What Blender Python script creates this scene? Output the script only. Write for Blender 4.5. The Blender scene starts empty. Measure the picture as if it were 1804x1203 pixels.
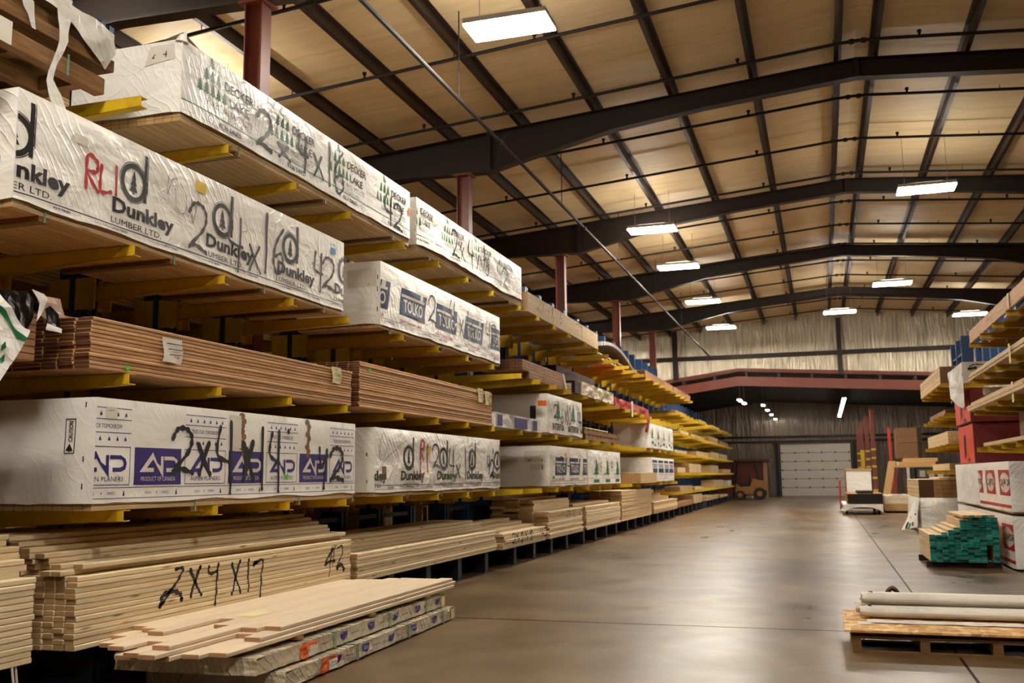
import bpy, bmesh, math, random
from mathutils import Vector, Matrix, noise
from mathutils.geometry import tessellate_polygon

SC = bpy.context.scene
COL = SC.collection
PI = math.pi

# ------------------------------------------------------------------ camera
def _n(v):
    v = Vector(v); v.normalize(); return v
FPX = 1731.0
Yc = _n((549.5, -232.7, -FPX))
Xc = Vector((5582, 295.7, FPX)); Xc = _n(Xc - Yc * Xc.dot(Yc))
Zc = Xc.cross(Yc)
rot = Matrix((Xc, Yc, Zc))                      # camera axes -> world
cam_d = bpy.data.cameras.new('camera')
cam_d.sensor_width = 36.0
cam_d.lens = FPX / 1804.0 * 36.0
cam_d.clip_end = 300
cam_d.dof.use_dof = True
cam_d.dof.focus_distance = 9.0
cam_d.dof.aperture_fstop = 2.6
cam = bpy.data.objects.new('camera', cam_d)
cam.matrix_world = Matrix.Translation((0, 0, 1.5)) @ rot.to_4x4()
COL.objects.link(cam)
SC.camera = cam

# ------------------------------------------------------------------ world, exposure
W = bpy.data.worlds.new('world'); SC.world = W
W.use_nodes = True
W.node_tree.nodes['Background'].inputs[0].default_value = (1.0, 0.72, 0.5, 1)
W.node_tree.nodes['Background'].inputs[1].default_value = 0.012
SC.view_settings.view_transform = 'Standard'
SC.view_settings.look = 'None'
SC.view_settings.exposure = 0.0
SC.view_settings.gamma = 1.0
SC.view_settings.use_curve_mapping = False
LAMP = 185.0
LAMP_COL = (1.0, 0.915, 0.79, 1)
try:
    SC.cycles.use_denoising = True
    SC.cycles.max_bounces = 8
    SC.cycles.diffuse_bounces = 5
    SC.cycles.glossy_bounces = 3
    SC.cycles.sample_clamp_indirect = 6.0
except Exception:
    pass

# ------------------------------------------------------------------ materials
def hexc(h):
    h = h.lstrip('#')
    v = [int(h[i:i+2], 16) / 255 for i in (0, 2, 4)]
    return tuple((c / 12.92 if c <= 0.04045 else ((c + 0.055) / 1.055) ** 2.4) for c in v) + (1,)

class NT:
    """small helper round a material's node tree"""
    def __init__(s, name):
        s.m = bpy.data.materials.new(name); s.m.use_nodes = True
        s.t = s.m.node_tree; s.b = s.t.nodes['Principled BSDF']
    def n(s, typ, **kw):
        x = s.t.nodes.new(typ)
        for k, v in kw.items(): setattr(x, k, v)
        return x
    def l(s, a, b): s.t.links.new(a, b)
    def put(s, sock, v):
        if hasattr(v, 'is_linked') or hasattr(v, 'links'): s.l(v, sock)
        else: sock.default_value = v
    def math(s, op, a, b=0.0, c=None, clamp=False):
        x = s.n('ShaderNodeMath', operation=op, use_clamp=clamp)
        s.put(x.inputs[0], a); s.put(x.inputs[1], b)
        if c is not None: s.put(x.inputs[2], c)
        return x.outputs[0]
    def mix(s, f, a, b, typ='MIX'):
        x = s.n('ShaderNodeMix', data_type='RGBA', blend_type=typ)
        s.put(x.inputs['Factor'], f); s.put(x.inputs[6], a); s.put(x.inputs[7], b)
        return x.outputs[2]
    def coord(s, which='Object'):
        return s.n('ShaderNodeTexCoord').outputs[which]
    def mapping(s, vec, scale=(1, 1, 1), loc=(0, 0, 0), rotv=(0, 0, 0)):
        x = s.n('ShaderNodeMapping'); s.l(vec, x.inputs[0])
        s.put(x.inputs['Location'], loc) ; s.put(x.inputs['Rotation'], rotv); s.put(x.inputs['Scale'], scale)
        return x.outputs[0]
    def noise(s, vec, scale=5, detail=3, rough=0.5, dist=0.0):
        x = s.n('ShaderNodeTexNoise'); s.l(vec, x.inputs['Vector'])
        x.inputs['Scale'].default_value = scale; x.inputs['Detail'].default_value = detail
        x.inputs['Roughness'].default_value = rough; x.inputs['Distortion'].default_value = dist
        return x.outputs['Fac']
    def ramp(s, f, stops):
        x = s.n('ShaderNodeValToRGB'); s.l(f, x.inputs[0])
        e = x.color_ramp.elements
        while len(e) < len(stops): e.new(0.5)
        for i, (p, c) in enumerate(stops):
            e[i].position = p; e[i].color = c if len(c) == 4 else (*c, 1)
        return x.outputs[0]
    def bump(s, h, strength=0.3, dist=0.01):
        x = s.n('ShaderNodeBump'); x.inputs['Strength'].default_value = strength
        x.inputs['Distance'].default_value = dist; s.l(h, x.inputs['Height'])
        s.l(x.outputs[0], s.b.inputs['Normal'])
    def fin(s, col=None, rough=None, metal=None, spec=None):
        if col is not None: s.put(s.b.inputs['Base Color'], col)
        if rough is not None: s.put(s.b.inputs['Roughness'], rough)
        if metal is not None: s.put(s.b.inputs['Metallic'], metal)
        if spec is not None: s.put(s.b.inputs['Specular IOR Level'], spec)
        return s.m

def sc4(c, k): return (min(c[0]*k, 1), min(c[1]*k, 1), min(c[2]*k, 1), 1)

def mat_plain(name, col, rough=0.5, metal=0.0, var=0.15, scale=6, spec=0.5, bump=0.0):
    t = NT(name); c = hexc(col)
    f = t.noise(t.coord(), scale, 4, 0.6)
    t.fin(t.ramp(f, [(0.3, sc4(c, 1 - var)), (0.7, sc4(c, 1 + var))]), rough, metal, spec)
    if bump: t.bump(f, bump, 0.01)
    return t.m

def mat_emit(name, col, strength):
    t = NT(name)
    t.b.inputs['Base Color'].default_value = (0.8, 0.8, 0.8, 1)
    t.b.inputs['Emission Color'].default_value = col
    t.b.inputs['Emission Strength'].default_value = strength
    return t.m

def rnd_vec(t):
    """a vector that differs for each object and each loose board"""
    oi = t.n('ShaderNodeObjectInfo').outputs['Random']
    ge = t.n('ShaderNodeNewGeometry').outputs['Random Per Island']
    r = t.math('FRACT', t.math('ADD', oi, t.math('MULTIPLY', ge, 7.31)))
    v = t.n('ShaderNodeCombineXYZ')
    t.l(t.math('MULTIPLY', r, 17.0), v.inputs[0]); t.l(t.math('MULTIPLY', r, 43.0), v.inputs[1]); t.l(t.math('MULTIPLY', r, 29.0), v.inputs[2])
    return r, v.outputs[0]

def absn(t, i):
    s = t.n('ShaderNodeSeparateXYZ'); t.l(t.coord('Normal'), s.inputs[0])
    return t.math('ABSOLUTE', s.outputs[i])

def mat_wood(name, c1, c2, end, knot=0.6, var=0.16, rough=0.62, teal=None):
    t = NT(name); c1, c2, end = hexc(c1), hexc(c2), hexc(end)
    r, rv = rnd_vec(t)
    add = t.n('ShaderNodeVectorMath', operation='ADD'); t.l(t.coord(), add.inputs[0]); t.l(rv, add.inputs[1])
    g = t.noise(t.mapping(add.outputs[0], (14, 0.7, 14)), 3.0, 4, 0.6, 0.6)
    col = t.ramp(g, [(0.25, c1), (0.72, c2)])
    fine = t.noise(t.mapping(add.outputs[0], (60, 1.2, 60)), 4.0, 2, 0.5)
    col = t.mix(t.math('MULTIPLY', fine, 0.14), col, sc4(c1, 0.62))
    vo = t.n('ShaderNodeTexVoronoi'); t.l(t.mapping(add.outputs[0], (11, 1.9, 11)), vo.inputs['Vector']); vo.inputs['Scale'].default_value = 1.0
    kn = t.ramp(vo.outputs['Distance'], [(0.05, (1, 1, 1, 1)), (0.16, (0, 0, 0, 1))])
    col = t.mix(t.math('MULTIPLY', kn, knot), col, sc4(c1, 0.25))
    col = t.mix(1.0, col, t.ramp(r, [(0.0, (1 - var, 1 - var, 1 - var, 1)), (1.0, (1, 1, 1, 1))]), 'MULTIPLY')
    en = t.math('GREATER_THAN', absn(t, 1), 0.8)
    rings = t.n('ShaderNodeTexWave', wave_type='RINGS'); t.l(add.outputs[0], rings.inputs['Vector'])
    rings.inputs['Scale'].default_value = 18; rings.inputs['Distortion'].default_value = 3
    ecol = t.mix(t.math('MULTIPLY', rings.outputs['Fac'], 0.35), end, sc4(end, 0.6))
    ecol = t.mix(1.0, ecol, t.ramp(r, [(0.0, (0.7, 0.7, 0.7, 1)), (1.0, (1, 1, 1, 1))]), 'MULTIPLY')
    col = t.mix(en, col, ecol)
    if teal:
        s = t.n('ShaderNodeSeparateXYZ'); t.l(t.coord('Normal'), s.inputs[0])
        tc = hexc(teal)
        tcol = t.mix(1.0, tc, t.ramp(r, [(0.0, (0.55, 0.55, 0.55, 1)), (1.0, (1, 1, 1, 1))]), 'MULTIPLY')
        col = t.mix(t.math('LESS_THAN', s.outputs[1], -0.25), col, tcol)
    t.fin(col, rough, 0, 0.3)
    t.bump(fine, 0.15, 0.003)
    return t.m

def mat_rows(name, c1, c2, end, rh=0.038, cw=0.09, gap=0.07, var=0.25, rough=0.65):
    """a strapped unit of boards: rows up its faces, columns over its ends, gaps between"""
    t = NT(name); c1, c2, end = hexc(c1), hexc(c2), hexc(end)
    co = t.coord(); s = t.n('ShaderNodeSeparateXYZ'); t.l(co, s.inputs[0])
    oi = t.n('ShaderNodeObjectInfo').outputs['Random']
    z = t.math('DIVIDE', s.outputs[2], rh); x = t.math('DIVIDE', s.outputs[0], cw)
    nx, ny, nz = absn(t, 0), absn(t, 1), absn(t, 2)
    notz = t.math('LESS_THAN', nz, 0.6); notx = t.math('LESS_THAN', nx, 0.6)
    iz = t.math('MULTIPLY', t.math('FLOOR', z), notz); ix = t.math('MULTIPLY', t.math('FLOOR', x), notx)
    cv = t.n('ShaderNodeCombineXYZ'); t.l(iz, cv.inputs[0]); t.l(ix, cv.inputs[1]); t.l(t.math('MULTIPLY', oi, 91.0), cv.inputs[2])
    wn = t.n('ShaderNodeTexWhiteNoise', noise_dimensions='3D'); t.l(cv.outputs[0], wn.inputs['Vector'])
    r = wn.outputs['Value']
    off = t.n('ShaderNodeVectorMath', operation='ADD'); t.l(co, off.inputs[0])
    sv = t.n('ShaderNodeVectorMath', operation='SCALE'); t.l(wn.outputs['Color'], sv.inputs[0]); sv.inputs['Scale'].default_value = 40; t.l(sv.outputs[0], off.inputs[1])
    g = t.noise(t.mapping(off.outputs[0], (14, 0.7, 14)), 3.0, 4, 0.6, 0.5)
    col = t.ramp(g, [(0.25, c1), (0.75, c2)])
    vo = t.n('ShaderNodeTexVoronoi'); t.l(t.mapping(off.outputs[0], (11, 1.9, 11)), vo.inputs['Vector']); vo.inputs['Scale'].default_value = 1.0
    col = t.mix(t.math('MULTIPLY', t.ramp(vo.outputs['Distance'], [(0.05, (1, 1, 1, 1)), (0.15, (0, 0, 0, 1))]), 0.5), col, sc4(c1, 0.3))
    col = t.mix(t.math('GREATER_THAN', ny, 0.8), col, end)
    col = t.mix(1.0, col, t.ramp(r, [(0.0, (1 - var, 1 - var, 1 - var, 1)), (1.0, (1, 1, 1, 1))]), 'MULTIPLY')
    fz = t.math('ABSOLUTE', t.math('SUBTRACT', t.math('FRACT', z), 0.5)); fx = t.math('ABSOLUTE', t.math('SUBTRACT', t.math('FRACT', x), 0.5))
    gz = t.math('MULTIPLY', t.math('GREATER_THAN', fz, 0.5 - gap), notz)
    gx = t.math('MULTIPLY', t.math('GREATER_THAN', fx, 0.5 - gap * 0.45), notx)
    gp = t.math('MAXIMUM', gz, gx)
    col = t.mix(gp, col, sc4(c1, 0.12))
    t.fin(col, rough, 0, 0.25)
    t.bump(t.math('SUBTRACT', r, t.math('MULTIPLY', gp, 1.5)), 0.5, 0.006)
    return t.m

def mat_wrap(name, col='#cfc8bb', dirt=0.25, seed=0.0, rough=0.4, crease=1.0):
    """creased white film: sharp slanting pull lines, slack waves, a little dirt"""
    t = NT(name); c = hexc(col)
    co = t.mapping(t.coord(), loc=(seed, seed * 1.7, seed * 0.6))
    s = t.n('ShaderNodeSeparateXYZ'); t.l(co, s.inputs[0])
    def lines(sl, per, dist, w, sd):
        # slanting folds: a sheet coordinate bent by noise, kept only in patches
        nb = t.noise(t.mapping(co, (1.0, 0.8, 1.2), loc=(sd, sd, 0)), 1.1, 3, 0.5)
        along = t.math('ADD', t.math('ADD', s.outputs[1], s.outputs[0]), t.math('MULTIPLY', s.outputs[2], sl))
        u = t.math('ADD', t.math('DIVIDE', along, per), t.math('MULTIPLY', nb, dist))
        r = t.math('ABSOLUTE', t.math('SUBTRACT', t.math('FRACT', u), 0.5))
        ridge = t.math('POWER', t.math('MULTIPLY', r, 2.0), w)
        pm = t.noise(t.mapping(co, (1, 0.8, 1.6), loc=(sd * 2, 0, sd)), 1.7, 2, 0.5)
        return t.math('MULTIPLY', ridge, t.ramp(pm, [(0.46, (0, 0, 0, 1)), (0.7, (1, 1, 1, 1))]))
    big = t.noise(t.mapping(co, (1, 1.0, 2.0)), 2.0, 3, 0.5, 0.3)
    fine = t.noise(t.mapping(co, (9, 9, 9)), 3.0, 3, 0.55, 0.6)
    h = t.math('ADD', t.math('MULTIPLY', lines(0.75, 0.10, 6.0, 5.0, 1.3), 0.20), t.math('MULTIPLY', lines(-0.5, 0.19, 6.5, 7.0, 5.1), 0.22))
    h = t.math('ADD', h, t.math('ADD', t.math('MULTIPLY', lines(0.3, 0.06, 8.0, 4.0, 9.7), 0.10), t.math('ADD', t.math('MULTIPLY', big, 1.5), t.math('MULTIPLY', fine, 0.05))))
    d = t.ramp(t.noise(co, 1.4, 5, 0.65), [(0.52, (0, 0, 0, 1)), (0.8, (1, 1, 1, 1))])
    colr = t.mix(t.math('MULTIPLY', d, dirt), c, sc4(hexc('#6b5a45'), 1.0))
    t.fin(colr, rough, 0, 0.5)
    t.bump(h, 1.0, 0.03 * crease)
    return t.m

MAT = {}
MAT['spf'] = mat_wood('spruce boards', '#dabd8c', '#efdfbc', '#b99566', 0.9, 0.2)
MAT['cedar'] = mat_wood('cedar boards', '#bd8552', '#e6bd8a', '#65402a', 0.4, 0.32)
MAT['fir'] = mat_wood('clear fir boards', '#d6bd9c', '#e4d4b8', '#bd8f6b', 0.25, 0.1)
MAT['teal'] = mat_wood('teal ended boards', '#d2ab75', '#ead3a6', '#b48d5e', 0.3, 0.15, teal='#128a82')
MAT['old'] = mat_wood('weathered timber', '#6f4a2a', '#a87f52', '#7b5733', 0.5, 0.3)
MAT['bearer'] = mat_wood('bearer strips', '#7a5430', '#b08452', '#7b5733', 0.4, 0.3)
MAT['plank'] = mat_wood('pale planks', '#c9a26b', '#e8d2a8', '#c29b66', 0.2, 0.15)
MAT['rows'] = mat_rows('board unit', '#bd935c', '#e0c491', '#a37c4d')
MAT['rows_pale'] = mat_rows('pale board unit', '#d2ad79', '#ecd5a8', '#bb9766', gap=0.05, var=0.2)
MAT['rows_thick'] = mat_rows('plank unit', '#bd935c', '#e2c896', '#a37c4d', 0.05, 0.24)
MAT['rows_cedar'] = mat_rows('brown board unit', '#8d5f39', '#c1946a', '#6a4327', 0.05, 0.14)
MAT['rows_red'] = mat_rows('reddish beam unit', '#8a5a3a', '#b98b66', '#57351f', 0.07, 0.2, 0.04)
MAT['rows_dark'] = mat_rows('tan ended unit', '#c59c66', '#e4caa0', '#9a7446', 0.1, 0.2, 0.04)
MAT['rows_darkend'] = mat_rows('dark ended unit', '#c59c66', '#e4caa0', '#4a2d1a', 0.1, 0.2, 0.04)
MAT['rows_brown'] = mat_rows('wrapped beam unit', '#2a1a12', '#48301f', '#20130d', 0.2, 0.25, 0.03)
for i, (d, c) in enumerate(((0.12, '#f6f4ee'), (0.24, '#f0ece4'), (0.24, '#f3f0e9'), (0.36, '#eae5dc'))):
    MAT['wrap%d' % i] = mat_wrap('white lumber wrap %s' % 'abcd'[i], c, d, i * 3.7)
MAT['plastic'] = mat_wrap('clear plastic over boards', '#cdbfa6', 0.2, 5.0, 0.07, 2.2)
MAT['wrapsmooth'] = mat_wrap('tight white lumber wrap', '#f3f0e9', 0.26, 11.0, 0.38, 0.4)
MAT['rollfilm'] = mat_wrap('dirty white roll film', '#d8d2c6', 0.55, 7.0, 0.45, 0.25)
MAT['tarp'] = mat_wrap('white tarp', '#d9d5cc', 0.2, 9.0)
MAT['brownwrap'] = mat_wrap('brown plastic wrap', '#4a372b', 0.3, 2.0, 0.2)
MAT['redwrap'] = mat_wrap('red plastic wrap', '#a81f22', 0.2, 2.0, 0.28)
MAT['ink'] = mat_plain('black ink', '#1d1b1c', 0.5, var=0.1)
MAT['spray'] = mat_plain('black spray paint', '#151314', 0.55, var=0.2, scale=30)
MAT['spraygrey'] = mat_plain('thin grey spray paint', '#4a4744', 0.55, var=0.3, scale=20)
MAT['sprayred'] = mat_plain('red spray paint', '#b1161f', 0.5, var=0.15, scale=20)
MAT['green'] = mat_plain('green print', '#0f6b3c', 0.5, var=0.12)
MAT['blue'] = mat_plain('navy print', '#1d3156', 0.5, var=0.15)
MAT['purple'] = mat_plain('purple print', '#2f2270', 0.5, var=0.15)
MAT['redprint'] = mat_plain('red print', '#b0222c', 0.5, var=0.12)
MAT['whiteprint'] = mat_plain('white print', '#d4cdc2', 0.5, var=0.06)
MAT['paper'] = mat_plain('paper label', '#d8d2c4', 0.7, var=0.06)
MAT['yellowpaper'] = mat_plain('yellow paper tag', '#d9cf9a', 0.7, var=0.06)
MAT['orangetag'] = mat_plain('orange tag', '#e0651a', 0.6, var=0.1)
MAT['yellowdot'] = mat_plain('yellow sticker', '#d9b52a', 0.6, var=0.05)
MAT['bluedot'] = mat_plain('blue sticker', '#5a97c9', 0.6, var=0.05)
MAT['greendot'] = mat_plain('bright green sticker', '#3fd02a', 0.6, var=0.05)
MAT['stain'] = mat_plain('rust stain', '#7a5c33', 0.6, var=0.3, scale=14)
MAT['strap'] = mat_plain('plastic strap', '#4c4b44', 0.4)
MAT['greenstrap'] = mat_plain('green strap', '#7d9c86', 0.4)
MAT['whitestrap'] = mat_plain('white strap', '#d8d3c6', 0.5)
MAT['armyellow'] = mat_plain('yellow arm paint', '#c9a51a', 0.42, var=0.14, scale=9)
MAT['navy'] = mat_plain('dark navy steel', '#141b29', 0.5, var=0.2)
MAT['boltdark'] = mat_plain('dark bolts', '#1b1714', 0.4, 0.6)
MAT['redsteel'] = mat_plain('red oxide steel', '#7c3a27', 0.45, var=0.12, scale=3)
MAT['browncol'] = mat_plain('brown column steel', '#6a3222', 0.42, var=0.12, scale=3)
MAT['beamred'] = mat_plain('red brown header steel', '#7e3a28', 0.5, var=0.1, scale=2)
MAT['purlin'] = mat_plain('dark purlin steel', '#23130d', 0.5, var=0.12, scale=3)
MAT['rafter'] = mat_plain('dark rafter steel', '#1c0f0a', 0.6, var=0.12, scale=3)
MAT['pipe'] = mat_plain('dark sprinkler pipe', '#150d09', 0.75)
MAT['pinkfilm'] = mat_plain('pale pinkish film', '#c7ab97', 0.25, var=0.15, bump=0.4)
MAT['brass'] = mat_plain('sprinkler brass', '#6a5126', 0.35, 0.7)
MAT['housing'] = mat_plain('white lamp housing', '#c7c3b8', 0.4, var=0.05)
MAT['glow'] = mat_emit('lit lamp diffuser', LAMP_COL, LAMP)
MAT['glow_up'] = mat_emit('added lamp uplight', LAMP_COL, LAMP*0.15)  # weak glow added on the housing tops to lift the roof lining
MAT['glow_dim'] = mat_emit('lit strip lamp', (1.0, 0.92, 0.80, 1), 40.0)
MAT['cable'] = mat_plain('steel cable', '#77706a', 0.4, 0.6)
MAT['black'] = mat_plain('black rubber', '#121010', 0.6, var=0.2)
MAT['lifty'] = mat_plain('forklift yellow', '#9a6212', 0.4, var=0.12)
MAT['redbright'] = mat_plain('bright red steel', '#a02415', 0.45, var=0.12)
MAT['orangelit'] = mat_plain('orange red lit side', '#d8431c', 0.55, var=0.15, scale=3)  # brighter orange painted in for the lit side of the red packs
MAT['darkred'] = mat_plain('dark red shaded end and legs', '#6e1e18', 0.6, var=0.2, scale=8)  # shade of the pack ends put into the colour; also on shelf legs
MAT['cardboard'] = mat_rows('brown board stack', '#7c5638', '#94694a', '#85603f', 0.012, 3.0, 0.12, 0.2)
MAT['grey'] = mat_plain('grey painted steel', '#4b4e50', 0.4, var=0.1)
MAT['greysheet'] = mat_plain('grey bent sheets', '#6d675e', 0.4, var=0.15)
MAT['panelblue'] = mat_plain('grey blue panel', '#5a6468', 0.4, var=0.1)
MAT['shedred'] = mat_plain('red brown hoarding', '#6b2f1b', 0.6, var=0.15)
MAT['darkwood'] = mat_plain('dark end wood', '#2b1a10', 0.7, var=0.3)
MAT['blackfilm'] = mat_plain('black plastic film', '#15110f', 0.18, var=0.2, bump=0.5, scale=14)
MAT['yellowband'] = mat_plain('yellow band', '#d9b81e', 0.5)

def mat_upright():
    t = NT('blue perforated steel'); co = t.coord(); s = t.n('ShaderNodeSeparateXYZ'); t.l(co, s.inputs[0])
    nx = absn(t, 0)
    u = t.math('ADD', t.math('MULTIPLY', s.outputs[1], nx), t.math('MULTIPLY', s.outputs[0], t.math('SUBTRACT', 1.0, nx)))
    def cell(v, p): return t.math('MULTIPLY', t.math('SUBTRACT', t.math('FRACT', t.math('DIVIDE', v, p)), 0.5), p)
    a = cell(u, 0.095); b = cell(s.outputs[2], 0.075)
    d = t.math('SQRT', t.math('ADD', t.math('MULTIPLY', a, a), t.math('MULTIPLY', b, b)))
    hole = t.math('LESS_THAN', d, 0.011)
    c = hexc('#1c3f69')
    col = t.ramp(t.noise(co, 5, 4, 0.6), [(0.3, sc4(c, 0.85)), (0.7, sc4(c, 1.15))])
    return t.fin(t.mix(hole, col, (0.004, 0.005, 0.008, 1)), 0.42, 0, 0.5)
MAT['upright'] = mat_upright()

def mat_floor():
    t = NT('polished concrete'); co = t.coord(); s = t.n('ShaderNodeSeparateXYZ'); t.l(co, s.inputs[0])
    a = t.noise(co, 0.35, 5, 0.6, 0.4); b = t.noise(t.mapping(co, (1.0, 0.55, 1)), 0.9, 5, 0.62, 0.6); c = t.noise(co, 30, 4, 0.6)
    w = t.noise(t.mapping(co, (1.0, 1.25, 1)), 1.3, 4, 0.55, 0.5)
    f = t.math('ADD', t.math('MULTIPLY', a, 0.4), t.math('ADD', t.math('MULTIPLY', b, 0.4), t.math('MULTIPLY', c, 0.2)))
    col = t.ramp(f, [(0.38, hexc('#43331f')), (0.5, hexc('#5e4a32')), (0.62, hexc('#7a654a'))])
    spots = t.ramp(t.noise(co, 5.5, 3, 0.5), [(0.70, (0, 0, 0, 1)), (0.78, (1, 1, 1, 1))])
    col = t.mix(t.math('MULTIPLY', spots, 0.12), col, hexc('#2d241d'))
    j1 = t.math('LESS_THAN', t.math('ABSOLUTE', t.math('SUBTRACT', s.outputs[0], 0.985)), 0.012)
    j2 = t.math('LESS_THAN', t.math('ABSOLUTE', t.math('SUBTRACT', s.outputs[1], 10.23)), 0.02)
    j3 = t.math('LESS_THAN', t.math('ABSOLUTE', t.math('SUBTRACT', s.outputs[1], 33.6)), 0.02)
    j = t.math('MAXIMUM', j1, t.math('MAXIMUM', j2, j3))
    col = t.mix(j, col, hexc('#1c150f'))
    mixr = t.math('ADD', t.math('MULTIPLY', b, 0.5), t.math('MULTIPLY', w, 0.5))
    t.fin(col, t.ramp(mixr, [(0.34, (0.27, 0.27, 0.27, 1)), (0.66, (0.42, 0.42, 0.42, 1))]), 0, 0.33)
    t.bump(w, 0.02, 0.01); t.l(t.math('SUBTRACT', 0.33, t.math('MULTIPLY', j, 0.32)), t.b.inputs['Specular IOR Level'])
    return t.m
MAT['floor'] = mat_floor()

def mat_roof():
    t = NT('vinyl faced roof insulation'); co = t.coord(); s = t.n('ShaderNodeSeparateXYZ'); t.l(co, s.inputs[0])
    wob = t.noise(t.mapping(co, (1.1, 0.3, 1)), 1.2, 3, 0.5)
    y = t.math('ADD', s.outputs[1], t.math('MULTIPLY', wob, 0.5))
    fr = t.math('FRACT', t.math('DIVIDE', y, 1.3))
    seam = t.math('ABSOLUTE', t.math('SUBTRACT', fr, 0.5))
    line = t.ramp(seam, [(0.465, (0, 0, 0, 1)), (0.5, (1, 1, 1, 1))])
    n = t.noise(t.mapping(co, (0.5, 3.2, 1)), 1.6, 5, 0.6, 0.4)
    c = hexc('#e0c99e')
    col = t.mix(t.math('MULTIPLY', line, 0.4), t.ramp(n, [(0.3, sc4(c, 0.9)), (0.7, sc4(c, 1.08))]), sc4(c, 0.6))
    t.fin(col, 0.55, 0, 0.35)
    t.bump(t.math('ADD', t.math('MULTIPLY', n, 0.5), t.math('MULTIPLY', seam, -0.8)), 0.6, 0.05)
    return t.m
MAT['roof'] = mat_roof()

def mat_wallvinyl(name, c, p=1.25):
    t = NT(name); co = t.coord(); s = t.n('ShaderNodeSeparateXYZ'); t.l(co, s.inputs[0])
    wob = t.noise(t.mapping(co, (0.4, 1, 0.8)), 1.5, 3, 0.5)
    fr = t.math('ABSOLUTE', t.math('SUBTRACT', t.math('FRACT', t.math('DIVIDE', t.math('ADD', s.outputs[0], t.math('MULTIPLY', wob, 0.18)), p)), 0.5))
    line = t.ramp(fr, [(0.465, (0, 0, 0, 1)), (0.5, (1, 1, 1, 1))])
    st = t.noise(t.mapping(co, (5.0, 1, 0.55)), 1.6, 5, 0.6, 0.7)
    cc = hexc(c)
    col = t.mix(t.math('MULTIPLY', line, 0.6), t.ramp(st, [(0.3, sc4(cc, 0.82)), (0.7, sc4(cc, 1.1))]), sc4(cc, 0.35))
    t.fin(col, 0.27, 0.55, 0.6)
    t.bump(t.math('ADD', st, t.math('MULTIPLY', fr, -0.8)), 1.0, 0.1)
    return t.m
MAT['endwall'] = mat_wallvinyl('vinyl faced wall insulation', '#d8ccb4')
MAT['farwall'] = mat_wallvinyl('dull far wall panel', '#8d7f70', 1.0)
MAT['wall'] = mat_plain('plain metal wall', '#7d6d59', 0.6, var=0.1, scale=1)
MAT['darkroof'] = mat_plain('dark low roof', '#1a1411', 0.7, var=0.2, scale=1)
MAT['door'] = mat_plain('white sectional door', '#d6ccbd', 0.5, var=0.05, scale=2)

def mat_osb():
    t = NT('strand board'); co = t.coord()
    v1 = t.n('ShaderNodeTexVoronoi'); t.l(t.mapping(co, (7, 17, 10), rotv=(0, 0, 0.7)), v1.inputs['Vector']); v1.inputs['Scale'].default_value = 1
    v2 = t.n('ShaderNodeTexVoronoi'); t.l(t.mapping(co, (18, 7, 10), rotv=(0, 0, 0.3)), v2.inputs['Vector']); v2.inputs['Scale'].default_value = 1
    s1 = t.n('ShaderNodeSeparateColor'); t.l(v1.outputs['Color'], s1.inputs[0]); s2 = t.n('ShaderNodeSeparateColor'); t.l(v2.outputs['Color'], s2.inputs[0])
    f = t.math('ADD', t.math('MULTIPLY', s1.outputs[0], 0.5), t.math('MULTIPLY', s2.outputs[1], 0.5))
    t.fin(t.ramp(f, [(0.1, hexc('#9a6a32')), (0.5, hexc('#c99a58')), (0.9, hexc('#e6c68c'))]), 0.6, 0, 0.3)
    t.bump(f, 0.25, 0.003)
    return t.m
MAT['osb'] = mat_osb()

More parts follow.
